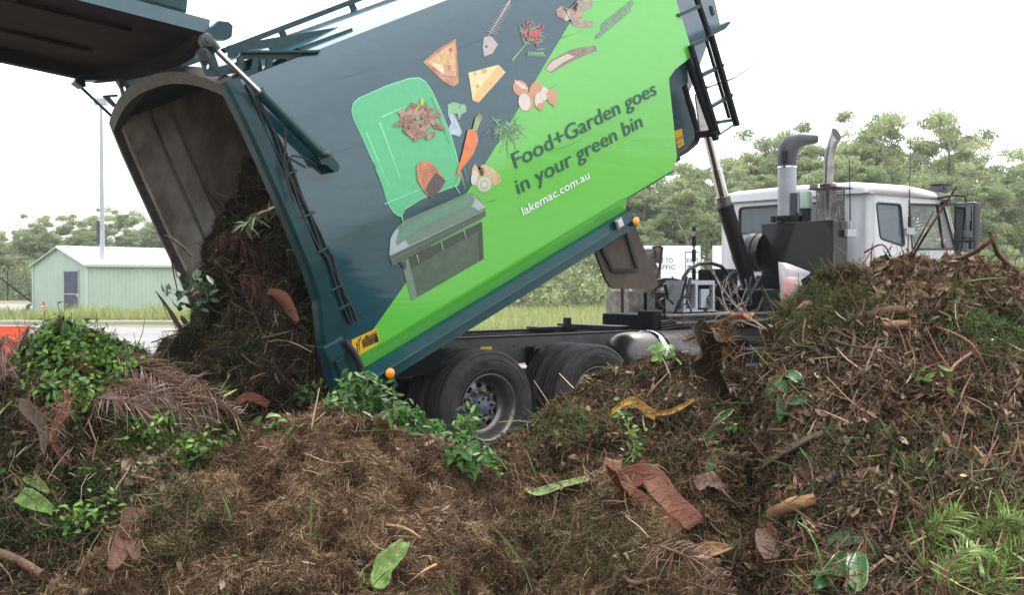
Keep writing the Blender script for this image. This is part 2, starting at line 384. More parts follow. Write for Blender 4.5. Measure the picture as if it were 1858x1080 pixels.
C = {'lid': V('lid', (.07, .50, .20)), 'lid2': V('lid_edge', (.25, .75, .40)), 'lid3': V('lid_dark', (.03, .36, .15)), 'bin': V('bin', (.07, .12, .075), .3), 'binl': V('bin_light', (.15, .25, .17)), 'bind': V('bin_shade', (.028, .055, .033)), 'bing': V('bin_glass', (.12, .30, .20)), 'hl': V('white', (.42, .48, .50)),
     'crust': V('crust', (.60, .30, .12), var2=(.35, .10, .04)), 'sauce': V('topping', (.60, .22, .10), var2=(.72, .5, .22), sc_=30), 'cheese': V('cheese', (.85, .70, .35)), 'cheese2': V('cheese_side', (.85, .52, .18)), 'hole': V('cheese_hole', (.62, .42, .12)),
     'egg': V('egg', (.62, .28, .14)), 'eggw': V('egg_inside', (.75, .62, .55)), 'apple': V('apple', (.25, .5, .22)), 'applew': V('apple_flesh', (.55, .62, .62), var2=(.3, .4, .5)), 'carrot': V('carrot', (.90, .20, .03), .25), 'stalk': V('stalk', (.40, .45, .16)), 'stalkd': V('leafy', (.06, .17, .06), var2=(.18, .32, .15), sc_=40), 'bone': V('bone', (.45, .33, .27), var2=(.25, .16, .12), sc_=22), 'fish': V('fish', (.40, .40, .42), var2=(.55, .40, .35), sc_=30), 'red': V('red_flower', (.60, .05, .07)), 'onion': V('onion', (.60, .33, .14), var2=(.65, .52, .33), sc_=20), 'onionr': V('onion_ring', (.35, .55, .25)), 'toast': V('toast', (.62, .22, .07), var2=(.35, .10, .03), sc_=18), 'toastd': V('toast_dark', (.07, .035, .03)), 'dl1': V('dead_leaf', (.38, .15, .09), var2=(.20, .07, .05), sc_=25), 'dl2': V('dead_leaf_pale', (.50, .30, .22), var2=(.3, .16, .12), sc_=25), 'dl3': V('dead_leaf_yellow', (.62, .50, .08)), 'bark': V('bark', (.17, .10, .08), var2=(.3, .2, .15), sc_=25), 'barkw': V('bark_inside', (.62, .5, .38))}
AD = {'printed_dead_leaves': .013, 'printed_toast': .013, 'printed_carrot': .013}
def art(items, name):
    m = B(); d = AD.get(name, .004)
    for pts, k in items: cut_panel(m, [lh(x, y) for x, y in pts], C[k], d); d += (.0006 if len(items) < 20 else .00008)
    o = m.build(name, body); return o
def ell(cx, cy, rx, ry, a=0, n=14):
    a = R(a); return [(cx + rx * math.cos(t) * math.cos(a) - ry * math.sin(t) * math.sin(a), cy + rx * math.cos(t) * math.sin(a) + ry * math.sin(t) * math.cos(a)) for t in [2 * math.pi * i / n for i in range(n)]]
def stroke(p, q, w): 
    dx, dy = q[0] - p[0], q[1] - p[1]; s = math.hypot(dx, dy) or 1; nx, ny = -dy / s * w, dx / s * w
    return [(p[0] + nx, p[1] + ny), (q[0] + nx * .35, q[1] + ny * .35), (q[0] - nx * .35, q[1] - ny * .35), (p[0] - nx, p[1] - ny)]
def leafp(p, q, w):
    dx, dy = q[0] - p[0], q[1] - p[1]; s = math.hypot(dx, dy); nx, ny = -dy / s * w, dx / s * w
    f = lambda t, k: (p[0] + dx * t + nx * k, p[1] + dy * t + ny * k)
    return [p, f(.3, .8), f(.55, 1), f(.8, .6), q, f(.8, -.6), f(.55, -1), f(.3, -.8)]
lid = [(637,200),(640,187),(650,177),(700,155),(742,141),(760,140),(772,147),(784,165),(800,200),(820,250),(832,295),(836,325),(830,337),(812,343),(765,361),(735,380),(729,393),(722,392),(712,384),(703,370),(690,330),(672,285),(652,240),(640,215)]
lidi = [(646,205),(652,190),(700,168),(745,154),(764,157),(776,178),(795,225),(815,275),(824,318),(815,330),(770,348),(733,364),(718,372),(708,350),(690,305),(665,250)]
lid_items = [(lid, 'lid2'), ([( (x-740)*.985+740, (y-260)*.985+260) for x, y in lid], 'lid'), (lidi, 'lid'),
  (stroke((664,240),(705,338),1.3), 'lid2'), (stroke((688,222),(725,322),1.5), 'lid2'), (stroke((692,212),(735,193),1.5), 'lid2'), (stroke((782,176),(815,262),1), 'lid3'), (stroke((697,370),(815,322),1), 'lid2'),
  (stroke((728,392),(732,408),1.2), 'lid2'), (stroke((824,336),(834,352),1.2), 'lid2')]
art(lid_items, "printed_bin_lid")
bt = [(707,434),(712,422),(722,410),(737,398),(840,353),(856,350),(870,361),(881,378),(880,392),(868,402),(735,470),(711,483),(705,463)]
bin_items = [([(728,474),(874,402),(877,470),(746,546),(735,505)], 'bin'), ([(728,474),(874,402),(875,415),(734,494)], 'bind'), ([(728,474),(740,470),(757,540),(746,546),(735,505)], 'binl'), ([(866,406),(874,402),(877,470),(870,474)], 'bind'),
  (bt, 'binl'), ([(705,463),(880,380),(880,392),(735,470),(711,483)], 'bin'), ([(708,432),(720,414),(742,447),(706,462)], 'hl'), ([(858,354),(880,376),(868,382),(850,372)], 'hl'),
  ([(717,440),(722,420),(735,408),(765,392),(842,354),(856,354),(861,362),(856,372),(760,418),(730,438),(720,446)], 'binl'), ([(719,438),(725,421),(736,411),(765,396),(842,358),(854,358),(858,363),(850,370),(760,414),(730,434)], 'bing'),
  (stroke((733,402),(846,350),1.6), 'binl'), (stroke((707,463),(880,381),1), 'hl'), (stroke((712,470),(878,388),.6), 'binl'),
  (stroke((755,462),(759,478),1), 'hl'), (stroke((799,439),(803,455),1), 'hl'), (stroke((840,417),(844,432),1), 'hl'), ([(724,478),(734,473),(736,488),(731,488)], 'bind')]
art(bin_items, "printed_wheelie_bin")
g = random.Random(3); it = []
for i in range(80):
    a = g.uniform(0, 6.28); r = 29 * g.random() ** .5; x, y = 758 + r * 1.05 * math.cos(a), 220 + r * math.sin(a) * 1.15; a2 = g.uniform(0, 6.28); s = g.uniform(11, 22)
    it.append((leafp((x, y), (x + s * math.cos(a2), y + s * math.sin(a2)), g.uniform(3, 5.5)), g.choice(['dl1', 'dl1', 'dl2', 'dl2', 'dl3' if y < 215 and x < 765 else 'dl1'])))
art(it, "printed_dead_leaves")
art([([(767,112),(795,88),(826,70),(829,100),(831,128),(832,150),(822,158),(805,148),(785,130)], 'crust'), ([(775,112),(800,91),(823,76),(826,105),(827,138),(806,136),(788,122)], 'sauce'), (ell(806,104,5,4), 'dl3'), (ell(815,122,4,5), 'crust'), (ell(797,112,4,3), 'dl3'), (ell(817,90,3,4), 'red')], "printed_pizza")
art([([(849,132),(904,117),(917,131),(868,186),(857,182),(853,155)], 'cheese2'), ([(849,132),(904,117),(862,170),(857,182),(853,155)], 'cheese'), (ell(878,129,5,5), 'hole'), (ell(861,133,2.5,4), 'hole'), (ell(866,156,3,4), 'hole'), (ell(890,151,2,2), 'hole')], "printed_cheese")
fi = [(stroke((925,0),(885,66),1.6), 'fish'), ([(878,66),(892,66),(903,80),(893,97),(878,102),(875,84)], 'fish'), (ell(882,84,2.5,2.5), 'toastd')]
for i in range(15):
    t = i / 15; x, y = 922 - 34 * t, 6 + 56 * t; s = 5 + 5 * t
    fi += [(stroke((x, y), (x - s * .9, y - 3), .7), 'fish'), (stroke((x, y), (x + s, y + 5), .7), 'fish')]
art(fi, "printed_fish_bones")
fl = [(stroke((929,109),(962,70),1.4), 'stalk')]
for i in range(26):
    a = g.uniform(-2.7, .5); x, y = 958 + g.uniform(-14, 14), 78 + g.uniform(-22, 14); fl.append((leafp((x, y), (x + 22 * math.cos(a), y + 20 * math.sin(a)), 1.7), 'stalkd'))
for i in range(60): x, y = 966 + g.gauss(0, 9), 58 + g.gauss(0, 9); fl.append((ell(x, y, 2.2, 2.2, 0, 6), 'red'))
for i in range(9): fl.append((leafp((958 + i * 3, 92), (956 + i * 4, 104), 1), 'apple'))
art(fl, "printed_bottlebrush")
art([([(1008,18),(1018,10),(1030,16),(1040,10),(1046,0),(1058,0),(1052,14),(1044,25),(1055,34),(1075,38),(1076,50),(1040,48),(1036,36),(1026,38),(1016,30)], 'bone'), ([(1056,0),(1076,0),(1074,12),(1056,22),(1048,34),(1040,30),(1046,18)], 'bone'), (ell(1018,24,9,8), 'dl2'), (ell(1048,27,6,6), 'egg')], "printed_meat_bones")
tw = [(stroke((1090,60),(1150,5),1.2), 'stalkd')]
for i in range(12):
    t = i / 12; x, y = 1092 + 56 * t, 57 - 50 * t
    tw += [(leafp((x, y), (x - 14 + 6 * t, y + 14), 4.5), 'stalkd'), (leafp((x, y), (x + 2, y - 18 + 6 * t), 4.5), 'stalkd')]
art(tw, "printed_leafy_twig")
art([([(988,124),(1000,108),(1035,90),(1050,86),(1080,82),(1083,92),(1060,100),(1030,114),(1000,132)], 'bark'), ([(990,124),(1002,110),(1030,97),(1042,102),(1020,114),(998,130)], 'barkw')], "printed_bark_piece")
art([(ell(944,160,13,16,-40), 'egg'), ([(932,144),(948,152),(958,162),(946,160),(936,152)], 'eggw'), (ell(972,162,12,15,20), 'egg'), (ell(954,184,14,18,-10), 'egg'), (ell(951,185,11,16,-10), 'eggw'), (ell(979,182,10,16,10), 'egg'), (ell(977,180,8,13,10), 'eggw'), ([(984,156),(996,163),(994,178),(984,184),(978,172)], 'eggw'), (ell(1001,175,10,15,-10), 'egg'), (ell(980,193,6,7), 'egg'), ([(1004,186),(1010,180),(1006,194),(1001,192)], 'egg')], "printed_eggshells")
art([([(812,190),(822,185),(843,190),(846,202),(836,208),(832,222),(838,240),(834,248),(822,244),(811,246),(812,236),(818,222),(812,206)], 'applew'), ([(811,190),(822,185),(844,190),(846,202),(836,206),(815,206)], 'apple'), (stroke((832,197),(838,184),.8), 'toastd')], "printed_apple_core")
ca = [([(847,236),(856,234),(864,240),(866,256),(858,278),(845,296),(833,312),(826,322),(829,306),(836,284),(842,258)], 'carrot')]
for i in range(8): ca.append((stroke((856 + i * .8, 238), (862 + i * 1.6, 206 + abs(i - 4) * 1.5), 1), 'stalk'))
ca += [(stroke((834,312),(826,334),.8), 'stalk'), (stroke((834,312),(842,345),.7), 'stalk'), (stroke((838,300),(848,330),.7), 'lid3')]
for i in range(6): ca.append((stroke((840 + i * 2, 270 + i * 3 - 8), (846 + i * 2, 270 + i * 3 - 9), .5), 'crust'))
art(ca, "printed_carrot")
gr = []
for i in range(95):
    a = g.uniform(0, 6.28); x, y = 918 + g.gauss(0, 11), 234 + g.gauss(0, 9); s = g.uniform(10, 24); gr.append((stroke((x, y), (x + s * math.cos(a), y + s * math.sin(a)), 1.0), g.choice(['stalkd', 'stalkd', 'apple', 'hl' if i % 9 == 0 else 'stalkd'])))
gr.append((stroke((919,255),(921,287),1), 'stalkd'))
art(gr, "printed_grass_tuft")
art([([(754,300),(764,292),(778,293),(792,305),(807,328),(797,345),(782,361),(766,345),(755,325)], 'toast'), ([(790,312),(807,328),(797,345),(782,361),(770,345),(778,328)], 'toastd')] + [(ell(760 + (i * 37) % 22, 300 + (i * 23) % 16, .9, .9, 0, 5), 'toastd') for i in range(10)], "printed_toast")
art([([(862,296),(866,306),(876,298),(892,304),(906,318),(909,330),(898,337),(886,330),(876,340),(862,338),(854,325),(856,306)], 'onion'), (ell(878,334,15,16,20), 'onionr'), (ell(878,334,12,13,20), 'eggw'), (ell(878,335,8,9,20), 'onionr'), (ell(878,335,5,6,20), 'eggw'), (ell(860,322,6,14,10), 'eggw')], "printed_onion")
g9 = random.Random(12); sm_ = B(); d9 = .0035
for i in range(24):
    x, y = g9.uniform(520, 1000), g9.uniform(40, 400); ln_ = g9.uniform(25, 170); sl = -.36 + g9.gauss(0, .03)
    if lh(x, y)[1] > 2.25 or lh(x, y)[0] < .15 or lh(x + ln_, y + sl * ln_)[1] > 2.3: continue
    cut_panel(sm_, [lh(*p) for p in ((x, y - .45), (x + ln_ * .5, y + sl * ln_ * .5 - .5 + 1.5), (x + ln_, y + sl * ln_), (x + ln_ * .5, y + sl * ln_ * .5 + .5 + 1.5))], V('scuff', (.004, .02, .026)) if i % 3 else V('scuff_pale', (.06, .12, .14)), d9)
sm_.build("scuff_marks", body)
# ---- lettering
def lettering(parts, mk, name, parent, fn, bold=0.0):
    """parts: (text, cap height, x0, x1, baseline) in a 2D plane; fn maps (x, y) to xyz"""
    m = MB(); cap_k = None
    for txt, cap, x0, x1, y0 in parts:
        cu = bpy.data.curves.new("t", 'FONT'); cu.body = txt; cu.size = 1; cu.resolution_u = 3; cu.offset = bold
        o = bpy.data.objects.new("t", cu); COL.objects.link(o); dg = bpy.context.evaluated_depsgraph_get(); dg.update()
        me = bpy.data.meshes.new_from_object(o.evaluated_get(dg)); bpy.data.objects.remove(o)
        xs = [q.co.x for q in me.vertices]; xa, xb = min(xs), max(xs); ks = (x1 - x0) / (xb - xa); kz = cap / .729
        bm = bmesh.new(); bm.from_mesh(me)
        m.add([fn(x0 + (q.co.x - xa) * ks, y0 + q.co.y * kz) for q in bm.verts], [[q.index for q in f.verts] for f in bm.faces], mk); bm.free()
    return m.build(name, parent)
side = lambda x, y: cb(x, vs(y) - .012, y)
lettering([("Food+Garden goes", .150, 2.20, 4.21, .812), ("in your green bin", .150, 2.15, 3.91, .582)], 'textteal', "slogan_lettering", body, side, .004)
lettering([("lakemac.com.au", .082, 2.13, 3.04, .383)], 'whiteink', "web_address_lettering", body, side, .012)
m = B(); st = [(-.0 + .02, .055), (.285, .03), (.31, .155), (.03, .17)]
st = [lh(*p) for p in ((637,617),(683,596),(689,622),(642,650))]
cut_panel(m, st, 'yellow', .006); s2 = [lh(*p) for p in ((655,617),(683,604),(687,620),(658,632))]; cut_panel(m, s2, 'ink', .008)
for p, q in (((646,622),(650,646)), ((650,615),(652,640)), ((643,642),(650,630)), ((654,612),(648,628)), ((645,627),(650,626))): cut_panel(m, [lh(*a) for a in stroke(p, q, .9)], 'ink', .008)
cut_panel(m, [lh(*a) for a in ((660,614),(664,607),(667,611))], 'ink', .009)
stk = m.build("danger_sticker", body)
def affine(p00, p10, p01):
    a, b_, c_ = lh(*p00), lh(*p10), lh(*p01)
    def f(x, y): l = a[0] + (b_[0] - a[0]) * x + (c_[0] - a[0]) * y; h = a[1] + (b_[1] - a[1]) * x + (c_[1] - a[1]) * y; return cb(l, vs(h) - .010, h)
    return f
lettering([("DANGER", .9, .05, 1, 0)], 'ink', "sticker_heading", stk, affine((667,611),(683,603),(666.5,606)))
lettering([("KEEP CLEAR of", .14, .03, .95, .8), ("tailgate when", .11, .03, .8, .58), ("ensure all", .11, .03, .7, .3), ("persons clear", .11, .03, .8, .08)], 'yellow', "sticker_wording", stk, affine((658,632),(687,620),(655,617)))
# ---- mouth frame
b = B(); pts = []
hh = [-.14, 0, .3, .6, .9, 1.2, 1.5, 1.8, 2.1, 2.3, 2.41]
back = {h: -.02 - .11 * max(0, min(1, (.7 - h) / .7)) for h in hh}
def sweep(sec, loop, k, smooth=False):
    n = len(sec[0]); vv = [p for s in sec for p in s]
    b.add(vv, [(i * n + j, i * n + (j + 1) % n, (i + 1) * n + (j + 1) % n, (i + 1) * n + j) for i in range(len(sec) - 1) for j in range(n)], k, smooth)
    b.add(sec[0], [list(range(n))], k); b.add(sec[-1], [list(range(n))], k)
for mir in (0, 1):
    sec = []
    for h in hh:
        v0 = vs(h) - .03; v1 = vs(h) + .085
        if mir: v0, v1 = 2.59 - v0, 2.59 - v1 + (.03)
        l0 = back[h] - .06 - (.04 if h < .58 and not mir else 0)
        sec.append([(l0 + .025, v0, h), (l0 - .0, v0 + (.03 if not mir else -.03), h), (l0 - .005, v1, h), (.05, v1, h), (.05, v0, h)])
    b = B(); sweep(sec, 0, 'tealm' if not mir else 'rim2'); b.build("mouth_frame", body)
b = B(); sec = []
for i in range(33):
    v = .06 + (2.53 - .06) * i / 32; t = (v - 1.295) / 1.235; h = 2.39 + .235 * (1 - abs(t) ** 2.3)
    sec.append([(-.085, v, h + .03), (-.085, v, h - .07), (.02, v, h - .08), (.04, v, h + .035)])
sweep(sec, 0, 'rim2'); b.build("mouth_arch", body)
b = B(); b.bbox((-.22, -.06, .10), (-.02, .06, .26), 'tealm', .02); b.bbox((-.16, -.03, -.2), (-.06, .07, .1), 'tealm', .015); b.build("latch_block", body)
b = B(); b.tube([(-.03, -.075, .22), (0.0, -.08, .1), (.01, -.08, -.02), (-.02, -.07, -.12)], .03, 'hose', 10); b.build("rubber_buffer", body)
for off in (0, .03, .055):
    b = B(); pp = []
    for i in range(22): h = .3 + 2.05 * i / 21; pp.append((.07 + off + .012 * math.sin(h * 9 + off * 90) + (.03 if h < .9 else 0), vs(h) - .022, h))
    b.tube(pp, .011, 'hose', 6); b.build("hydraulic_hose", body)
for h in (.45, .62, .95, 1.25, 1.6): b = B(); b.bbox((.04, vs(h) - .04, h), (.16, vs(h) - .004, h + .02), 'tealm', .004); b.build("hose_clamp", body)
# ---- tailgate, swung up
G = Vector((-.854, 0, .521)); Q = Vector((.521, 0, .854)); O2 = (.0, 2.76)
def tg(t, v, q): p = (O2[0] + G.x * t + Q.x * q, O2[1] + G.z * t + Q.z * q); return cb(p[0], v, p[1])
gate = MB(tg); n = 24
def edge(v): t = (v - 1.295) / 1.295; return .03 - .24 * (1 - abs(t) ** 2.2)
TB = 2.75
rimv = [0.0 + 2.59 * i / n for i in range(n + 1)]
# rim band (near side, arch, far side), open pan, outer skin
path = [(TB, 0.0)] + [(edge(v), v) for v in rimv] + [(TB, 2.59)]
inn = [(TB, .11)] + [(edge(v) + .09, min(max(v, .11), 2.48)) for v in rimv] + [(TB, 2.48)]
m_ = len(path)
vv = [(t, v, 0) for t, v in path] + [(t, v, .105) for t, v in path] + [(t, v, 0) for t, v in inn] + [(t, v, .106) for t, v in inn]
gate.add(vv, [(i, i + 1, i + 1 + m_, i + m_) for i in range(m_ - 1)], 'teal')
gate.add(vv, [(i, i + 1, i + 1 + 2 * m_, i + 2 * m_) for i in range(m_ - 1)], 'gateb')
gate.add(vv, [(i + 2 * m_, i + 1 + 2 * m_, i + 1 + 3 * m_, i + 3 * m_) for i in range(m_ - 1)], 'gateb')
gate.add([(t, v, .10) for t, v in inn], [list(range(m_))], 'gateb')
tailg = gate.build("tailgate", truck)
b = MB(tg); b.bbox((.15, .12, .106), (TB, 2.47, .62), 'tealm', .06); b.build("outer_shell", tailg)
b = MB(tg)
for v0, v1 in ((.75, .83), (1.72, 1.8)): b.box((.35, v0, .07), (TB, v1, .099), 'gateb')
b.box((1.2, .12, .075), (1.3, 2.47, .098), 'gateb'); b.build("stiffening_ribs", tailg)
def bplate(pxs, v0, v1, k, name, parent, holes=(), vm=None):
    vm = (v0 + v1) / 2 if vm is None else vm
    b = B(); P = px_poly(pxs, vm); b.prism([(p[0], p[1]) for p in P], 'y', v0, v1, k, [[(p[0], p[1]) for p in px_poly(h, vm)] for h in holes]); return b.build(name, parent)
bplate([(370,60),(392,39),(410,41),(418,48),(416,68),(411,72),(390,72),(380,76)], -.05, .04, 'tealm', "hinge_arm", tailg)
bplate([(364,84),(360,98),(362,108),(366,116),(372,136),(392,138),(396,122),(390,104),(384,80),(376,68)], .0, .03, 'tealm', "hinge_lug", tailg, [ell(377,121,3.5,6,20,10)])
bplate([(214,132),(211,148),(218,160),(222,176),(230,172),(248,158),(236,148),(231,131)], 2.2, 2.24, 'tealm', "hinge_lug", tailg, [ell(226,161,3,6,-10,10)])
for x, y, v in ((377, 72, -.19), (371, 99, -.03), (224, 146, 2.18)):
    b = B(); l, h = unb(tv(x, y, v)); b.lathe((l, v, h), 'y', [(.06, .05), (0, .05), (-.01, .045), (-.012, .028), (-.03, .028), (-.034, 0)], 'tealg', 20, False); b.build("hinge_pin", tailg)
bplate([(143,137),(138,143),(132,150),(146,160),(152,158),(150,147),(173,147),(175,141),(160,136)], 2.42, 2.56, 'tealm', "latch_fitting", tailg)
b = B(); p1 = unb(tv(147,158,2.5)); p2 = unb(tv(213,220,2.5)); b.tube([(p1[0], 2.5, p1[1]), (p2[0], 2.5, p2[1])], .014, 'tealm', 8); b.build("safety_strut", tailg)
# arms carrying the hinges, roof rail, brackets
for (a, c, v, w_, h_) in (((395,130),(470,112),.12,.07,.05), ((230,150),(330,122),2.2,.06,.05), ((330,122),(372,100),2.2,.06,.06)):
    b = B(); p1 = unb(tv(*a, v)); p2 = unb(tv(*c, v)); b.bar((p1[0], v, p1[1]), (p2[0], v, p2[1]), w_, h_, 'tealm', up=(0, 1, 0)); b.build("hinge_beam", body)
bplate([(414,82),(612,49),(619,57),(600,66),(520,93),(470,98),(414,106)], .30, .33, 'tealm', "roof_bracket", body, [[(440,92),(488,86),(491,89),(488,92),(442,97)]])
b = B(); P = px_poly([(520,93),(619,57),(622,66),(600,82),(545,104)], .30); b.prism(P, 'y', .12, .31, 'tealm'); b.build("bracket_foot", body)
b = B(); P = px_poly([(435,96),(570,95),(575,98),(558,104),(500,126),(452,146),(430,140),(430,104)], .05)
b.prism(P, 'y', .03, .06, 'tealm', [px_poly(h, .05) for h in ([(441,107),(457,107),(453,126),(439,130)], [(468,107),(483,107),(481,124),(465,130)], [(494,107),(518,107),(516,112),(491,121)])])
P2 = px_poly([(436,94),(572,93),(573,97),(436,98)], .05); b.prism(P2, 'y', -.03, .14, 'tealm'); b.build("side_bracket", body)
b = B(); p1 = unb(tv(405,92,.75)); p2 = unb(tv(640,2,.75)); d = ((p2[0]-p1[0]), (p2[1]-p1[1])); p3 = (p1[0] + d[0] * 2.2, p1[1] + d[1] * 2.2)
b.bar((p1[0], .75, p1[1]), (p3[0], .75, p3[1]), .045, .075, 'tealm', up=(0, 1, 0))
for t in (.42, .98, 1.5, 2.1):
    q = (p1[0] + d[0] * t, p1[1] + d[1] * t); b.bar((q[0], .75, q[1]), (q[0] + .01, .75, roofh(.75) - .02), .05, .03, 'tealm', up=(0, 1, 0))
b.build("roof_rail", body)
bplate([(187,173),(212,171),(213,175),(198,176),(210,190),(206,194),(188,176)], 2.62, 2.66, 'tealm', "far_bracket", body)
# ---- tailgate ram
vr = -.15
def rp(x, y): p = unb(tv(x, y, vr)); return (p[0], vr, p[1])
b = B(); b.tube([rp(380, 76), rp(392, 92)], .045, 'tealm', 14, smooth=False); b.tube([rp(470, 166), rp(584, 282)], .043, 'tealm', 16); b.tube([rp(470, 166), rp(474, 170)], .049, 'tealm', 16); b.tube([rp(522, 219), rp(526, 223)], .048, 'tealm', 16); b.tube([rp(576, 274), rp(586, 284)], .050, 'tealm', 16)
ram = b.build("tailgate_ram", truck)
b = B(); b.tube([rp(386, 84), rp(474, 170)], .021, 'chrome', 14); b.build("piston_rod", ram)
b = B(); b.tube([rp(474, 182), rp(500, 205), rp(517, 232), rp(518, 262), rp(515, 300), rp(524, 340)], .009, 'hose', 6); b.tube([rp(573, 300), rp(550, 285), rp(530, 282), rp(520, 296), rp(522, 330), rp(533, 365)], .009, 'hose', 6); b.build("ram_hose", ram)
bplate([(566,284),(580,272),(592,284),(606,302),(604,312),(598,314),(582,300),(574,300)], -.18, -.0, 'tealm', "ram_bracket", ram)
b = B(); b.lathe(rp(584, 280), 'y', [(.04, .03), (-.07, .03), (-.09, .02), (-.09, 0)], 'tealg', 14); b.build("ram_pin", ram)
bplate([(545,290),(562,283),(566,290),(575,304),(565,312),(556,300)], -.06, -.05, 'tealm', "hose_bracket", ram)
# ---- front of the body
b = B(); P = px_poly([(1190,0),(1240,-60),(1285,-60),(1297,0),(1307,44),(1285,76),(1262,140),(1240,190),(1230,170)], .45)
b.prism(P, 'y', .45, 2.2, V('hopper', (.08, .13, .17), .2)); hop = b.build("hopper", truck)
b = B(); P = px_poly([(1228,78),(1306,42),(1310,44),(1300,56),(1232,90)], .43); b.prism(P, 'y', .3, 2.2, 'tealm'); b.build("hopper_ledge", hop)
b = B(); P = px_poly([(1288,10),(1292,10),(1297,26),(1293,28)], .44); b.prism(P, 'y', .435, .45, 'black'); b.build("hopper_hinge", hop)
b = B(); P = px_poly([(1196,120),(1232,100),(1243,104),(1246,150),(1232,160),(1203,178)], .02); b.prism(P, 'y', .0, .5, 'tealm'); b.build("shoulder_panel", body)
b = B(); P = px_poly([(1200,150),(1240,140),(1262,200),(1270,250),(1228,284),(1220,240)], .3); b.prism(P, 'y', .3, 2.2, 'tealm'); b.build("front_bulkhead", body)
b = B()
pp = [tv(x, y, .12) for x, y in ((1238,140),(1250,185),(1262,225),(1268,245),(1262,258),(1245,272),(1226,283))]; b.xf = None; b.tube([tuple(p) for p in pp], .032, 'black', 10); b.build("guard_tube", body)
b = B(); P = px_poly([(1222,238),(1236,233),(1240,262),(1228,270)], .28); b.prism(P, 'y', .27, .28, 'yellow'); cst = b.build("caution_sticker", body)
def flat_fn(p00, p10, p01, v):
    a, b_, c_ = [tv(*p, v) for p in (p00, p10, p01)]
    return lambda x, y: tuple(a + (b_ - a) * x + (c_ - a) * y)
lettering([("CAUTION", .2, .02, 1, .36), ("VERY HOT", .17, .02, .9, .02)], 'ink', "sticker_wording", cst, flat_fn((1226,268),(1240,262),(1223,238), .262))
b = B(); P = px_poly([(1262,170),(1284,170),(1290,245),(1272,248)], .5); b.prism(P, 'y', .5, .52, 'steel'); b.build("shiny_guard", body)
# ladder
def lad(x, y, v): p = unb(tv(x, y, v)); return (p[0], v, p[1])
lad_o = empty("ladder"); lad_o.parent = truck
b = B(); b.bar(lad(1198, -30, -.02), lad(1298, 250, -.02), .055, .05, 'blackm', up=(0, 1, 0)); b.bar(lad(1255, -30, -.02), lad(1288, 68, -.02), .04, .045, 'blackm', up=(0, 1, 0)); b.build("ladder_rail", lad_o)
b = B(); b.bar(lad(1253, 82, -.1), lad(1303, 245, -.1), .04, .045, 'blackm', up=(0, 1, 0)); b.bar(lad(1290, 64, -.1), lad(1337, 228, -.1), .04, .06, 'blackm', up=(0, 1, 0))
b.bar(lad(1280, 66, -.03), lad(1323, 214, -.03), .02, .03, 'blackm', up=(0, 1, 0))
b.bbox(tuple(min(p, q) for p, q in zip(lad(1296, 240, -.14), lad(1306, 252, -.14))), tuple(max(p, q) + (.06 if i == 1 else 0) for i, (p, q) in enumerate(zip(lad(1296, 240, -.14), lad(1306, 252, -.14)))), 'blackm', .01)
b.build("folding_ladder_rail", lad_o)
for p, q in (((1228,28),(1267,11)), ((1253,83),(1292,65)), ((1272,137),(1310,118)), ((1288,194),(1326,172)), ((1300,222),(1326,218))):
    b = B(); b.bar(lad(*p, -.06), lad(*q, -.06), .06, .035, 'tealm', up=(0, 0, 1)); b.build("rung", lad_o)
b = B(); b.tube([lad(1302, 246, -.1), lad(1332, 226, -.1)], .01, 'tealm', 8); b.build("ladder_stay", lad_o)
b = B(); b.bar(lad(1262, 245, .1), lad(1302, 240, -.02), .05, .07, 'blackm'); b.build("ladder_bracket", lad_o)
# grated walkway
A_, B_, C_, D_ = [tv(*p) for p in ((1282, 158, .5), (1300, 130, 1.6), (1374, 112, 1.6), (1330, 141, .5))]
b = MB(); b.tube([A_, D_, C_], .018, 'steel', 6); b.tube([A_, B_, C_], .012, 'steel', 6)
for i in range(1, 9): t = i / 9; b.bar(A_.lerp(D_, t), B_.lerp(C_, t), .035, .016, 'lgrey')
for i in range(1, 7): t = i / 7; b.bar(A_.lerp(B_, t), D_.lerp(C_, t), .03, .014, 'lgrey')
b.build("grated_walkway", truck)
# hoist ram
hr = empty("hoist_ram"); hr.parent = truck
b = MB(); top = tv(1283, 240, 1.2); mid = tv(1315, 372, 1.2); lo = tv(1372, 560, 1.2)
b.tube([top, top.lerp(mid, .62)], .058, 'chrome', 24); b.tube([top.lerp(mid, .5), mid], .07, 'chrome', 24); b.build("piston_rod", hr)
hm = MB(); hm.tube([mid.lerp(top, .12), mid.lerp(top, -.02)], .092, 'rimm', 24); hm.tube([mid, lo], .10, 'black', 24); hm.tube([mid.lerp(lo, .0), mid.lerp(lo, .04)], .108, 'black', 24)
hm.build("ram_barrel", hr)
# brown plate under the body
bplate([(1075,446),(1090,436),(1139,411),(1151,411),(1192,512),(1191,520),(1186,524),(1115,524),(1106,520),(1098,508)], .14, .17, 'rust', "splash_plate", body)
b = MB(); Pq = [tv(x, y, .12) for x, y in ((1093,452),(1112,491),(1156,489),(1137,424))]
for i in range(3): b.bar(Pq[i], Pq[i + 1], .035, .02, 'black', up=(0, 1, 0))
b.build("plate_frame", body)
M['mirh'] = mat('mirror_case', (.018,.018,.021), rough=.5)
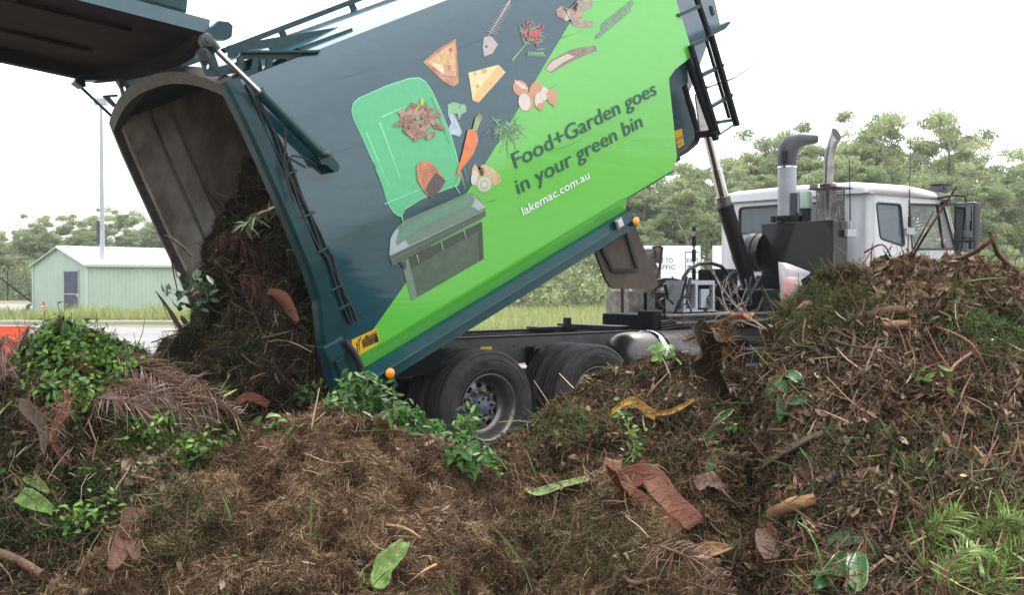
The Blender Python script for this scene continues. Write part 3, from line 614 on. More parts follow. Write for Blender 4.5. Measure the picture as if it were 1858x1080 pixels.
# ---- chassis
for v in (.75, 1.75):
    b = MB(); b.box((-1.15, v, .84), (8.0, v + .008, 1.08), 'chassis'); b.box((-1.15, v, 1.08), (8.0, v + .09, 1.09), 'chassis'); b.box((-1.15, v, .83), (8.0, v + .09, .84), 'chassis')
    b.box((-.9, v + .0, 1.092), (3.0, v + .06, 1.115), 'black')
    for i in range(18): u = -.9 + i * .35; b.lathe((u, v - .001, .96 + .05 * (i % 2)), 'y', [(0, .014), (-.012, .014), (-.012, 0)], 'chassis', 8)
    b.build("chassis_rail", truck)
for u in (-1.0, -.2, .68, 1.6, 2.6, 3.8, 4.8): b = MB(); b.bbox((u, .84, .86), (u + .08, 1.75, 1.04), 'chassis', .01); b.build("crossmember", truck)
b = MB(); b.bbox((1.9, 1.6, 1.095), (2.25, 1.85, 1.14), 'black', .01); b.bbox((2.25, 1.55, 1.1), (2.32, 1.62, 1.24), 'black', .01); b.build("body_rest", truck)
b = MB(); b.bbox((.98, .60, .80), (1.12, .75, 1.0), 'black', .03); b.lathe((1.05, .60, .93), 'y', [(0, .06), (-.05, .06), (-.06, .03)], 'black', 14); b.build("air_valve", truck)
b = MB(); b.box((.42, .738, .985), (.56, .742, 1.015), 'yellow'); b.build("chassis_label", truck)
b = MB(); b.bbox((-1.22, .08, .45), (-1.12, 2.5, .95), 'blackm', .02); b.bbox((-1.15, .3, .9), (-.75, .7, 1.0), 'blackm', .02); b.build("rear_beam", truck)
b = MB(); b.prism([(-.9, .82), (-.9, 1.0), (-.6, 1.08), (-.35, 1.1), (-.35, .82)], 'y', .3, .75, 'blackm'); b.build("tipping_pivot", truck)
# ---- wheels
def wheel(name, u, vface, out_side=1, dual_inner=True):
    """vface: truck v of the tyre's outer face; out_side 1 = faces the near side"""
    s = 1 if out_side == 1 else -1
    e = empty(name); e.parent = truck; e.location = (u, vface, .52)
    tp = [(.035, .295), (.012, .33), (-.002, .38), (-.004, .41), (.004, .45), (.016, .475), (.018, .482), (.014, .486), (.02, .497), (.036, .513), (.05, .518)]
    for i in range(4):
        v = .05 + i * .05; tp += [(v + .002, .519), (v + .043, .519), (v + .044, .513), (v + .049, .513)]
    tp += [(.275 - v, r) for v, r in tp[:11][::-1]] 
    ty = MB(); ty.lathe((0, 0, 0), 'y', [(s * v, r) for v, r in tp], 'rubber', 72)
    for rr_ in (.345, .435): ty.lathe((0, 0, 0), 'y', [(s * (-.001 if rr_ < .4 else -.001), rr_ - .004), (s * -.006, rr_), (s * -.001, rr_ + .004)], 'rubber', 72)
    g = random.Random(5)
    for k in range(26):
        a = R(60 + k * 3.1 + (k // 7) * 9); c = (.405 * math.cos(a), s * -.004, .405 * math.sin(a)); w_ = .010
        if k % 7 == 6: continue
        ty.bbox((c[0] - w_ / 2, c[1] - .004, c[2] - .016), (c[0] + w_ / 2, c[1] + .004, c[2] + .016), 'rubber', .003)
    ty.build("tyre", e)
    rm = MB(); rm.lathe((0, 0, 0), 'y', [(s * v, r) for v, r in ((.03, .290), (.012, .305), (.012, .298), (.03, .284), (.05, .272), (.12, .262), (.15, .255), (.17, .235), (.178, .22))], 'rimm', 64)
    # disc with ten hand holes
    na, nr = 200, 14; r0, r1 = .10, .222; vv = []; fs = []
    for k in (0, 1):
        for i in range(nr + 1):
            for j in range(na): r = r0 + (r1 - r0) * i / nr; a = 2 * math.pi * j / na; vv.append((r * math.cos(a), s * (.178 - .012 * math.sin(math.pi * i / nr) + .008 * k), r * math.sin(a)))
    for i in range(nr):
        for j in range(na):
            a = 2 * math.pi * (j + .5) / na; r = r0 + (r1 - r0) * (i + .5) / nr; ph = (a * 10 / (2 * math.pi)) % 1 - .5
            if (ph * 2 * math.pi / 10 * r / .034) ** 2 + ((r - .190) / .026) ** 2 < 1: continue
            q = (j + 1) % na; fs.append((i * na + j, i * na + q, (i + 1) * na + q, (i + 1) * na + j)); o = (nr + 1) * na; fs.append((o + i * na + j, o + i * na + q, o + (i + 1) * na + q, o + (i + 1) * na + j))
    rm.add(vv, fs, 'rimm', True); rm.lathe((0, 0, 0), 'y', [(s * .26, .27), (s * .19, .25), (s * .19, .0)], 'blackm', 40)
    rm.build("rim", e)
    hb = MB(); hb.lathe((0, 0, 0), 'y', [(s * v, r) for v, r in ((.18, .115), (.165, .115), (.16, .098), (.10, .095), (.092, .088), (.088, .05), (.083, .045), (.083, 0))], 'hub', 40)
    for k in range(8): a = R(k * 45 + 10); hb.lathe((.078 * math.cos(a), s * .09, .078 * math.sin(a)), 'y', [(0, .013), (s * -.012, .013), (s * -.014, .008), (s * -.014, 0)], 'blackm', 6, False)
    hb.build("hub", e)
    nt = MB()
    for k in range(10): a = R(k * 36 + 5); nt.lathe((.138 * math.cos(a), s * .165, .138 * math.sin(a)), 'y', [(0, .017), (s * -.025, .017), (s * -.026, .010), (s * -.045, .010), (s * -.046, 0)], 'steel', 6, False)
    nt.tube([(.05, s * .1, .09), (.1, s * .12, .13), (.15, s * .14, .16)], .008, 'black', 6)
    nt.build("wheel_nuts", e)
    return e
for u in (0, 1.32):
    wheel("rear_wheel", u, .03)
    wheel("inner_wheel", u, .36)
    wheel("rear_wheel", u, 2.55, -1)
    b = MB(); b.tube([(u, .5, .52), (u, 2.1, .52)], .09, 'blackm', 14); b.bbox((u - .2, 1.1, .33), (u + .2, 1.5, .72), 'blackm', .08); b.build("axle", truck)
wheel("front_wheel", 6.9, .08); wheel("front_wheel", 6.9, 2.5, -1)
# ---- fuel tank with bright straps
b = MB(); c = (1.75, .42, .83)
b.lathe(c, 'x', [(.14, 0), (.15, .10), (.18, .19), (.23, .255), (.30, .285), (.42, .292), (1.6, .292), (1.68, .2), (1.7, 0)], 'tankd', 40); ft = b.build("fuel_tank", truck)
for u in (2.36, 3.05): b = MB(); b.lathe((u, .42, .83), 'x', [(0, .297), (0, .304), (.11, .304), (.11, .297)], 'chrome', 40); b.build("tank_strap", ft)
# ---- equipment behind the cab
b = MB(); b.bbox((2.75, .62, 1.09), (5.0, 1.5, 1.28), 'blackm', .02); b.bbox((2.62, .55, 1.1), (2.75, .8, 1.33), 'blackm', .02); b.bbox((2.4, .9, 1.1), (2.6, 1.9, 1.16), 'black', .01)
b.build("subframe_box", truck)
b = MB()
for w_, u0 in ((1.27, 2.75), (1.19, 2.9)): b.tube([(u0, .5, w_), (5.0, .5, w_)], .022, 'chassis', 10)
for w_ in (1.16, 1.19, 1.22, 1.24): b.tube([(2.7, .52, w_ - .03), (3.1, .5, w_), (3.6, .53, w_ + .02), (4.2, .5, w_ - .02), (4.9, .52, w_)], .012, 'hose', 6)
b.build("pipe_run", truck)
b = MB(); b.prism([(3.30, 1.30), (3.83, 1.30), (3.83, 1.66), (3.30, 1.66)], 'y', .74, 1.02, 'lgrey', [[(3.335, 1.335), (3.50, 1.335), (3.50, 1.62), (3.335, 1.62)], [(3.54, 1.32), (3.80, 1.32), (3.80, 1.61), (3.54, 1.61)]])
for i in range(7): b.tube([(3.35, .80, 1.36 + i * .038), (3.48, .80, 1.36 + i * .038)], .016, 'greyp', 8)
b.box((3.54, .8, 1.32), (3.80, .9, 1.61), 'blackm'); b.bbox((3.62, .76, 1.34), (3.76, .80, 1.56), 'lgrey', .005); oc = b.build("oil_cooler", truck)
b = MB(); ar = [tv(x, y, .9) for x, y in ((1238,520),(1240,504),(1250,489),(1268,479),(1288,477),(1308,483),(1322,497),(1330,515),(1332,535))]; b.tube(ar, .022, 'hose', 10); b.build("bent_hose", truck)
b = MB(); b.bbox((3.7, 1.0, 1.3), (4.5, 1.6, 1.52), 'blackm', .05); b.bbox((4.15, .9, 1.3), (4.45, 1.3, 1.80), 'blackm', .04); b.bbox((4.4, .5, 1.1), (5.1, 1.1, 1.55), 'blackm', .03)
g = random.Random(8)
for i in range(26):
    u = g.uniform(3.0, 4.9); v = g.uniform(.5, 1.0); p = [(u, v, 1.15)]
    for k in range(4): p.append((p[-1][0] + g.uniform(-.12, .2), v + g.uniform(-.08, .08), 1.15 + (k + 1) * g.uniform(.06, .14)))
    b.tube(p, g.choice([.012, .016, .02]), 'hose', 6)
b.build("valve_gear", truck)
b = MB(); p = tv(1259, 520, 1.5); q = tv(1259, 412, 1.5); b.tube([p, q], .014, 'lgrey', 8)
for a_, c_ in ((.12, .3), (.42, .62), (.68, .85), (.93, 1)): b.tube([p.lerp(q, a_), p.lerp(q, c_)], .026, 'black', 10)
b.build("level_mast", truck)
# white lifting arm on the far side
b = MB(); P = lambda x, y: (lambda t: (t[0], t[2]))(tv(x, y, 2.2))
b.prism([P(1128,528),(0,0)] and [P(1130,528), P(1193,528), P(1193,592), P(1140,596), P(1130,570)], 'y', 2.1, 2.5, 'dirtyw')
b.prism([P(1168,452), P(1182,452), P(1182,470), P(1187,482), P(1194,494), P(1194,520), P(1192,545), P(1172,545), P(1165,500)], 'y', 2.15, 2.4, 'dirtyw'); b.prism([P(1183,447), P(1192,447), P(1192,478), P(1183,474)], 'y', 2.1, 2.2, 'dirtyw')
b.box((*P(1158,600)[:1], 2.08, 1.1), (P(1162,600)[0], 2.1, P(1162,530)[1]), 'black'); arm = b.build("bin_lifter_arm", truck)
b = MB(); b.tube([tv(x, y, 2.05) for x, y in ((1186,449),(1196,446),(1201,450),(1199,470),(1196,495),(1190,510),(1188,535))], .018, 'rustm', 8); b.build("arm_pipe", arm)
b = MB()
for k in range(5): b.tube([tv(x, y + k * 3, 2.0) for x, y in ((1188,510),(1205,506),(1225,507),(1240,512),(1250,520))], .016, 'hose', 6)
b.tube([tv(x, y, 2.0) for x, y in ((1226,590),(1220,550),(1222,512))], .05, 'blackm', 8); b.build("arm_hoses", arm)
b = MB(); b.tube([tv(1129, 600, 1.9), tv(1129, 522, 1.9)], .02, 'rustm', 8); b.build("arm_post", arm)
# steps low on the near side
b = MB()
for w_ in (.45, .62, .80, .95): b.bbox((3.65, .10, w_), (4.75, .40, w_ + .05), 'blackm', .01)
for w_ in (.52, .70, .88): b.box((3.68, .15, w_), (4.72, .155, w_ + .03), 'chassis')
b.bbox((3.7, .16, .4), (4.7, .7, 1.02), 'blackm', .02); b.bbox((4.2, .14, .70), (4.32, .15, .76), 'whiteink', .002); b.build("battery_step", truck)
# ---- hydraulic tank, air cleaner, snorkel, exhaust
b = MB(); b.bbox((5.2, .09, 1.15), (5.50, 1.16, 2.385), 'tankblack', .012); b.bbox((5.15, .08, 1.0), (5.55, 1.2, 1.72), 'blackm', .01); b.bbox((5.17, .95, 1.74), (5.2, 1.08, 1.82), 'black', .005); tank = b.build("hydraulic_tank", truck)
b = MB(); b.lathe((5.30, 1.12, 2.02), 'y', [(0, .25), (.20, .25), (.22, .256), (.24, .25), (.40, .245), (.45, .20), (.46, 0)], 'tankblack', 32); b.lathe((5.30, 1.22, 2.02), 'y', [(0, .256), (.02, .256)], 'blackm', 32); b.tube([(5.2, 1.45, 1.72), (5.25, 1.45, 1.95)], .012, 'steel', 8); b.bar((5.2, 1.7, 1.68), (5.2, 1.1, 1.68), .04, .04, 'steel'); b.build("air_cleaner", truck)
b = MB(); b.tube([(5.32, .855, 2.38), (5.32, .855, 3.10)], .115, 'lgrey', 28); sn = b.build("air_intake_pipe", truck)
b = MB(); b.tube([(5.32, .855, 2.385), (5.32, .855, 2.47)], .14, 'black', 24); b.tube([(5.32, .855, 2.42), (5.32, .855, 2.45)], .155, 'blackm', 24); b.bbox((5.25, 1.0, 2.40), (5.32, 1.06, 2.48), 'black', .01); b.bbox((5.25, .62, 2.40), (5.32, .69, 2.46), 'black', .01); b.build("pipe_clamp", sn)
b = MB(); b.tube([(5.32, .855, 3.075), (5.32, .855, 3.095)], .12, 'chrome', 24); b.build("hose_band", sn)
b = MB()
# elbow: swept rounded box turning towards the cab
pth = [((5.32, .855, 3.10), .120, .120), ((5.32, .855, 3.22), .125, .125), ((5.335, .85, 3.31), .13, .13), ((5.37, .83, 3.38), .125, .12), ((5.44, .80, 3.42), .115, .10), ((5.54, .76, 3.435), .11, .075), ((5.66, .71, 3.445), .105, .06)]
vv = []; nn = 24
for i, (c, ra, rb) in enumerate(pth):
    p0 = Vector(pth[max(0, i - 1)][0]); p1 = Vector(pth[min(len(pth) - 1, i + 1)][0]); d = (p1 - p0).normalized()
    sx = Vector((.30, .95, 0)).normalized(); y = d.cross(sx).normalized()
    for j in range(nn):
        a = 2 * math.pi * j / nn; ca, sa = math.cos(a), math.sin(a); k = 1 / (abs(ca) ** 3 + abs(sa) ** 3) ** (1 / 3) if i > 3 else 1
        vv.append(tuple(Vector(c) + sx * (ca * ra * k) + y * (sa * rb * k)))
b.add(vv, [(i * nn + j, i * nn + (j + 1) % nn, (i + 1) * nn + (j + 1) % nn, (i + 1) * nn + j) for i in range(len(pth) - 1) for j in range(nn)], 'greyp', True)
b.add(vv[-nn:], [list(range(nn))], 'black')
b.bbox((5.19, .76, 3.14), (5.23, .84, 3.28), 'black', .008); b.build("intake_hood", sn)
ex = empty("exhaust_stack"); ex.parent = truck
b = MB(); pp = [(5.35, .27, 2.40), (5.35, .27, 2.92), (5.355, .268, 3.10), (5.37, .258, 3.22), (5.395, .238, 3.33), (5.43, .21, 3.42)]
n = 24; b.tube(pp, .060, 'steel', n, cap=False)
vs_t = b.v[-n:]; o = len(b.v)
hi = max(range(n), key=lambda i: -vs_t[i][0] * .0 + vs_t[i][1] * -1)
newv = []
for i, p in enumerate(vs_t):
    rel = (p[1] - .21) / .078 * -1; newv.append((p[0], p[1], p[2] + .0 - .14 * (rel - 1) * -1 * .5 + .0))
for i in range(n): b.v[o - n + i] = (vs_t[i][0], vs_t[i][1], vs_t[i][2] + .10 - .16 * (1 - ((vs_t[i][0] - 5.43) * .65 + (vs_t[i][1] - .21) * .76) / .060) * .5)
b.add([tuple(b.v[o - n + i]) for i in range(n)] , [list(range(n))], 'black')
b.build("stack_pipe", ex)
b = MB(); b.tube([(5.35, .27, 2.80), (5.35, .27, 2.83)], .10, 'rustm', 20); b.bbox((5.18, .02, 2.765), (5.5, .43, 2.78), 'rustm', .004); b.bbox((5.2, .36, 2.78), (5.28, .43, 2.84), 'dirtyw', .01); b.bbox((5.24, .12, 2.79), (5.30, .17, 2.83), 'dirtyw', .01); b.build("stack_flange", ex)
b = MB()
def sq(x0, x1, z0, z1): return [(x0, z0), (x1, z0), (x1, z1), (x0, z1)]
holes = [sq(-.14 + c_ * .035 - (.004 if r_ % 2 else 0), -.115 + c_ * .035, 2.42 + r_ * .026, 2.432 + r_ * .026) for c_ in range(3) for r_ in range(12)]
b.xf = lambda x, y, z: (5.22 + y, .33 - x - .14, z)
b.prism(sq(-.16, .0, 2.39, 2.765), 'y', 0, .006, 'steel', holes); b.box((.0, -.02, 2.39), (.05, .01, 2.765), 'chrome')
holes = [sq(.07 + c_ * .033, .093 + c_ * .033, 2.60 + r_ * .024, 2.612 + r_ * .024) for c_ in range(5) for r_ in range(6)]
b.prism(sq(.05, .25, 2.39, 2.765), 'y', 0, .006, 'steel', holes + [[(.12, 2.42), (.14, 2.42), (.16, 2.55), (.15, 2.55)], [(.18, 2.42), (.2, 2.42), (.17, 2.55), (.165, 2.55)]])
b.build("heat_shield", ex)
b = MB(); b.tube([(5.35, .27, 2.38), (5.35, .27, 2.78)], .11, 'rimm', 20); b.build("muffler", ex)
b = MB(); b.tube([(5.3, .55, 2.55), (5.3, .55, 2.745), (5.3, .55, 2.76)], [.077, .077, .065], 'filterg', 24); fl_ = b.build("oil_filter", truck)
b = MB(); b.tube([(5.3, .55, 2.38), (5.3, .55, 2.55)], .06, 'black', 18); b.bbox((5.22, .6, 2.385), (5.34, .76, 2.47), 'black', .01); b.bbox((5.24, .66, 2.47), (5.3, .75, 2.75), 'greyp', .008); b.bbox((5.26, .625, 2.5), (5.30, .66, 2.76), 'lgrey', .005); b.build("filter_head", fl_)
# ---- cab
cabp = [(5.90, 1.0), (5.90, 2.72), (5.93, 2.76), (7.72, 2.72), (8.02, 2.05), (8.08, 1.0)]
m = MB(); m.prism(cabp, 'y', .07, 2.50, 'white'); cabo = m.build("cab", truck)
bm = bmesh.new(); bm.from_mesh(cabo.data)
ed = [e for e in bm.edges if abs(e.verts[0].co.x - 5.9) < .05 and abs(e.verts[1].co.x - 5.9) < .05 and abs(e.verts[0].co.z - e.verts[1].co.z) > .5]
bmesh.ops.bevel(bm, geom=ed, offset=.16, segments=6, affect='EDGES', profile=.5)
bm.to_mesh(cabo.data); bm.free()
mo = cabo.modifiers.new("s", 'SOLIDIFY'); mo.thickness = .045; mo.offset = -1
cut = MB()
def rpoly(pts, r=.05, n=4):
    o = []
    for i, p in enumerate(pts):
        p = Vector((*p, 0)); a = Vector((*pts[i - 1], 0)) - p; c = Vector((*pts[(i + 1) % len(pts)], 0)) - p
        a.normalize(); c.normalize()
        for k in range(n + 1):
            t = k / n; q = p + a * r * (1 - t) ** 2 + c * r * t ** 2; o.append((q.x, q.y))
    return o
qwin = rpoly([tuple(tv(x, y, .07).xz) for x, y in ((1590,368),(1634,371),(1641,447),(1597,432))], .05)
dwin = rpoly([tuple(tv(x, y, .07).xz) for x, y in ((1650,370),(1712,372),(1734,452),(1655,452))], .05)
rw = rpoly([(.42, 2.30), (2.10, 2.30), (2.10, 2.66), (.42, 2.66)], .06)
cut.prism(qwin, 'y', -.1, .25, 'seal'); cut.prism(dwin, 'y', -.1, .25, 'seal'); cut.prism(dwin, 'y', 2.3, 2.7, 'seal'); cut.prism(qwin, 'y', 2.3, 2.7, 'seal'); cut.prism(rw, 'x', 5.7, 6.1, 'seal')
cut.prism(rpoly([(.2, 2.02), (2.37, 2.02), (2.37, 2.64), (.2, 2.64)], .06), 'x', 7.5, 8.4, 'seal')
co = cut.build("cutter"); mb = cabo.modifiers.new("b", 'BOOLEAN'); mb.object = co; mb.operation = 'DIFFERENCE'; mb.solver = 'EXACT'; co.parent = truck
bpy.context.view_layer.update(); dg = bpy.context.evaluated_depsgraph_get(); me = bpy.data.meshes.new_from_object(cabo.evaluated_get(dg)); cabo.modifiers.clear(); cabo.data = me; bpy.data.objects.remove(co)
for p in me.polygons: p.use_smooth = False
me.set_sharp_from_angle(angle=R(35)); 
for p in me.polygons: p.use_smooth = True
def pane(name, poly, ax, d, k):
    b = MB(); b.prism(poly, ax, d, d + .006, k); o = b.build(name, cabo)
    f = MB(); P = {'x': lambda p: (d - .012, p[0], p[1]), 'y': lambda p: (p[0], d - .012, p[1])}[ax]
    q = [P(p) for p in poly]; f.tube(q + [q[0]], .016, 'seal', 6, cap=False); f.build("window_seal", o); return o
pane("quarter_window", qwin, 'y', .085, 'glassd'); pane("quarter_window", qwin, 'y', 2.47, 'glassd'); pane("rear_window", rw, 'x', 5.915, 'glassd')
dw = pane("door_window", dwin, 'y', .085, 'glass'); pane("door_window", dwin, 'y', 2.47, 'glass')
f = MB(); a_ = tv(1700, 371, .08); c_ = tv(1711, 452, .08); f.bar((a_.x, .08, a_.z), (c_.x, .08, c_.z), .02, .03, 'blackm', up=(0, 1, 0)); f.build("window_divider", dw)
f = MB(); f.add([(7.74, .2, 2.64), (7.74, 2.37, 2.64), (8.0, 2.37, 2.04), (8.0, .2, 2.04)], [(0, 1, 2, 3)], 'glass'); f.build("windscreen", cabo)
f = MB()
def seg(pts, r=.004):
    q = [(p[0], .067, p[1]) for p in pts]; f.tube(q, r, 'seal', 4)
seg([(6.80, 1.05), (6.79, 2.70)]); seg([(7.95, 1.05), (7.98, 2.05), (7.70, 2.70)]); f.build("door_gap", cabo)
f = MB(); f.bbox((7.0, .045, 1.85), (7.18, .075, 1.90), 'black', .01); f.build("door_handle", cabo)
rf = MB(); sec = []
def rring(u, z0, z1, ins): return [(u, .03 + ins, z0), (u, .03 + ins, z1 - .06), (u, .10 + ins, z1 - .01), (u, .35 + ins, z1 + .025), (u, 1.28, z1 + .04), (u, 2.22 - ins, z1 + .025), (u, 2.47 - ins, z1 - .01), (u, 2.54 - ins, z1 - .06), (u, 2.54 - ins, z0)]
rs = [rring(5.86, 2.745, 2.80, .05), rring(5.88, 2.745, 2.845, .02), rring(6.0, 2.745, 2.875, 0), rring(6.8, 2.745, 2.89, 0), rring(7.5, 2.745, 2.84, 0), rring(7.8, 2.73, 2.77, .03), rring(7.86, 2.72, 2.74, .06)]
k = 9; rf.add([p for r_ in rs for p in r_], [(i * k + j, i * k + (j + 1) % k, (i + 1) * k + (j + 1) % k, (i + 1) * k + j) for i in range(len(rs) - 1) for j in range(k)] + [list(range(k)), [len(rs) * k - k + j for j in range(k)]], 'white', True)
rf.build("roof", cabo)
rf = MB(); rf.bbox((5.87, .035, 2.735), (7.75, .06, 2.755), 'lgrey', .005); rf.build("roof_gutter", cabo)
f = MB(); f.lathe((6.05, .75, 2.89), 'z', [(0, .09), (.02, .09), (.035, .07), (.04, 0)], 'amber', 20); f.build("beacon", cabo)
f = MB(); f.bbox((7.42, .02, 2.73), (7.80, .18, 2.82), 'dirtyw', .01); f.bbox((7.52, .03, 2.85), (7.74, .2, 2.93), 'greyp', .015); f.bbox((7.55, .02, 2.87), (7.62, .04, 2.91), 'black', .004); f.bbox((7.50, .02, 2.93), (7.73, .2, 2.945), 'black', .003); f.build("camera_box", cabo)
f = MB(); f.bbox((7.55, .0, 2.66), (7.85, .1, 2.71), 'black', .01); f.tube([(7.40, .02, 2.74), (7.50, -.15, 2.78), (7.56, -.27, 2.76), (7.57, -.29, 2.66)], .016, 'black', 8); ma = f.build("mirror_arm", cabo); f = MB(); f.tube([(7.9, .07, 2.2), (7.6, -.15, 2.2)], .014, 'black', 8); f.build("lower_mirror_stay", ma)
f = MB(); f.bbox((7.50, -.44, 2.00), (7.66, -.14, 2.68), 'mirh', .04); f.build("mirror_housing", ma)
f = MB(); f.bbox((7.492, -.41, 2.18), (7.499, -.19, 2.64), 'mirror', .003); f.bbox((7.492, -.41, 2.03), (7.499, -.19, 2.15), 'mirror', .003); f.build("mirror_glass", ma)
# inside the cab
f = MB(); f.bbox((6.3, .25, 1.2), (6.85, .75, 1.75), 'seat', .08); f.bbox((6.25, .25, 1.7), (6.42, .75, 2.3), 'seat', .06); f.build("seat", cabo)
f = MB(); cc = Vector((7.35, .55, 2.08)); f.tube([cc + Vector((.19 * math.cos(a) * .7, .19 * math.sin(a), .19 * math.cos(a) * .7)) for a in [i * math.pi / 10 for i in range(21)]], .016, 'lgrey', 8, cap=False); f.tube([cc, cc + Vector((.25, 0, -.4))], .03, 'black', 8); f.build("steering_wheel", cabo)
f = MB(); f.bbox((7.55, .15, 1.2), (7.95, 2.4, 1.98), 'cabin', .05); f.build("dashboard", cabo)
# company-blank lettering on the door edge, radio aerials
lettering([("HALDON", .07, 0, .42, 0)], 'lgrey', "faded_lettering", cabo, lambda x, y: (6.22 + x, .066, 1.985 + y)) if False else None
for (x0, y0, x1, y1, r, nm) in ((1543, 415, 1541, 290, .009, "whip_aerial"), (1650, 412, 1652, 256, .007, "whip_aerial")):
    p = tv(x0, y0, .02); q = tv(x1, y1, .02); f = MB(); f.tube([p, q], [r, r * .6], 'black', 6); f.tube([p, p.lerp(q, .12)], .016 if r > .008 else .02, 'lgrey' if r > .008 else 'black', 8)
    f.bbox((p.x - .05, p.y, p.z - .1), (p.x + .14, p.y + .05, p.z - .01), 'lgrey', .01); f.build(nm, cabo)
# ================================================================= SETTING
def vnoise(x, y, seed=0, z=None):
    """lattice value noise in numpy, 0..1"""
    r = np.random.default_rng(seed); T = r.random((64, 64, 64 if z is not None else 1), dtype=np.float32)
    xi = np.floor(x).astype(int); yi = np.floor(y).astype(int); fx = x - xi; fy = y - yi; fx = fx * fx * (3 - 2 * fx); fy = fy * fy * (3 - 2 * fy)
    if z is None:
        t = lambda a, b: T[a % 64, b % 64, 0]
        return (t(xi, yi) * (1 - fx) + t(xi + 1, yi) * fx) * (1 - fy) + (t(xi, yi + 1) * (1 - fx) + t(xi + 1, yi + 1) * fx) * fy
    zi = np.floor(z).astype(int); fz = z - zi; fz = fz * fz * (3 - 2 * fz)
    def lay(k):
        t = lambda a, b: T[a % 64, b % 64, k % 64]
        return (t(xi, yi) * (1 - fx) + t(xi + 1, yi) * fx) * (1 - fy) + (t(xi, yi + 1) * (1 - fx) + t(xi + 1, yi + 1) * fx) * fy
    return lay(zi) * (1 - fz) + lay(zi + 1) * fz
def fbm(x, y, seed=0, oct=4, z=None, gain=.5):
    s = 0; a = 1; t = 0
    for i in range(oct):
        s = s + a * vnoise(x * 2 ** i + 17 * i, y * 2 ** i + 31 * i, seed + i, None if z is None else z * 2 ** i); t += a; a *= gain
    return s / t
def sheet(name, x0, x1, y0, y1, z, m, **t):
    me = bpy.data.meshes.new(name); me.from_pydata([(x0, y0, z), (x1, y0, z), (x1, y1, z), (x0, y1, z)], [], [(0, 1, 2, 3)]); me.materials.append(m)
    o = bpy.data.objects.new(name, me); COL.objects.link(o); return tag(o, **t)
M['grass'] = mat("grass_ground", (.10, .13, .035), rough=.95, col2=(.20, .17, .08), vscale=.6, bump=.6, bscale=8)
M['road'] = mat("pale_asphalt", (.20, .195, .19), rough=.9, col2=(.26, .25, .24), vscale=.5, bump=.3, bscale=60)
M['pad'] = mat("gravelled_pad", (.27, .24, .20), rough=.95, col2=(.14, .12, .095), vscale=3.5, bump=.8, bscale=40)
M['conc'] = mat("pale_concrete", (.42, .40, .36), rough=.9, col2=(.34, .32, .28), vscale=1.5)
sheet("ground", -600, 600, -60, 900, -.02, M['grass'], kind="structure")
sheet("pad", -40, 40, -20, 29, -.012, M['pad'], kind="structure")
b = MB(); c0 = ground(-40, 700); 
def gp(x, y, z): p = ground(x, y, z); return (p.x, p.y, p.z)
b.add([(-60, 21.5, -.006), (16, 21.5, -.006), (16, 30.5, -.006), (-8, 36, -.006), (-16, 39.2, -.006), (-60, 40.5, -.006)], [(0, 1, 2, 3, 4, 5)], 'road'); b.build("road", kind="structure")
b = MB(); b.add([(-60, 55, -.004), (-20.8, 52, -.004), (-21.5, 70, -.004), (-60, 82, -.004)], [(0, 1, 2, 3)], 'road'); b.build("back_road", kind="structure")
b = MB(); b.bbox((-60, 40.6, -.03), (-8, 41.0, .12), 'conc', .03); b.build("kerb", kind="structure")
b = MB(); b.box((-60, 30.0, -.004), (-4, 30.15, -.002), 'whiteink'); b.build("road_line", kind="structure")
# ---- corrugated shed
M['shedw'] = mat("pale_green_sheeting", (.44, .53, .44), rough=.5, var=.12, vscale=.8)
M['shedr'] = mat("white_roof_sheeting", (.85, .87, .86), rough=.4, var=.06)
M['shedt'] = mat("green_trim", (.44, .54, .45), rough=.5)
M['screen'] = mat("insect_screen", (.085, .085, .13), rough=.7, var=.3, vscale=3)
# local axes: x along the long wall, y back; origin = near gable corner
p0 = ground(158, 577); p1 = ground(62, 575.5)
shed = empty("shed", p0, 0, label="pale green corrugated metal shed with a white gable roof and a screen door", cat="shed")
gx = Vector((p1.x - p0.x, p1.y - p0.y, 0)); gl = 3.3; gdir = Vector((-.55, .835, 0)).normalized()
# gable runs from the near corner away to the left; the long wall runs right, slightly away
pe = at(62, 575, 49.9); gdir = Vector((pe.x - p0.x, pe.y - p0.y, 0)); gl = gdir.length; gdir.normalize(); ldir = Vector((-gdir.y, gdir.x, 0)) * -1
ldir = Vector((gdir.y, -gdir.x, 0)); 
if ldir.x < 0: ldir = -ldir
LL = 9.0; EH_ = 2.36; RH = 3.14
def shp(a, c, z): q = gdir * a + ldir * c; return (q.x, q.y, z)
def corr(b, a0, c0, a1, c1, zf, k, pitch=.19, dep=.022, nrm=None):
    """corrugated wall between two plan points, zf(t) gives the top"""
    Ln = math.hypot(a1 - a0, c1 - c0); n = int(Ln / pitch); vs_ = []; nx, ny = nrm
    for i in range(n):
        for s_, d in ((0, 0), (.35, 0), (.45, dep), (.9, dep)):
            t = min(1, (i + s_) / n); a = a0 + (a1 - a0) * t + nx * d; c = c0 + (c1 - c0) * t + ny * d; vs_ += [shp(a, c, 0), shp(a, c, zf(t))]
    b.add(vs_, [(i, i + 2, i + 3, i + 1) for i in range(0, len(vs_) - 2, 2)], k)
b = MB(); top = lambda t: EH_ + (RH - EH_) * (1 - abs(2 * t - 1)) - .02
corr(b, 0, 0, gl, 0, top, 'shedw', .16, nrm=(0, -1)); corr(b, 0, 0, 0, LL, lambda t: EH_, 'shedw', .2, nrm=(-1, 0)); corr(b, gl, 0, gl, LL, lambda t: EH_, 'shedw', .2, nrm=(1, 0)); corr(b, 0, LL, gl, LL, top, 'shedw', .16, nrm=(0, 1))
b.build("wall", shed)
b = MB(); b.xf = shp
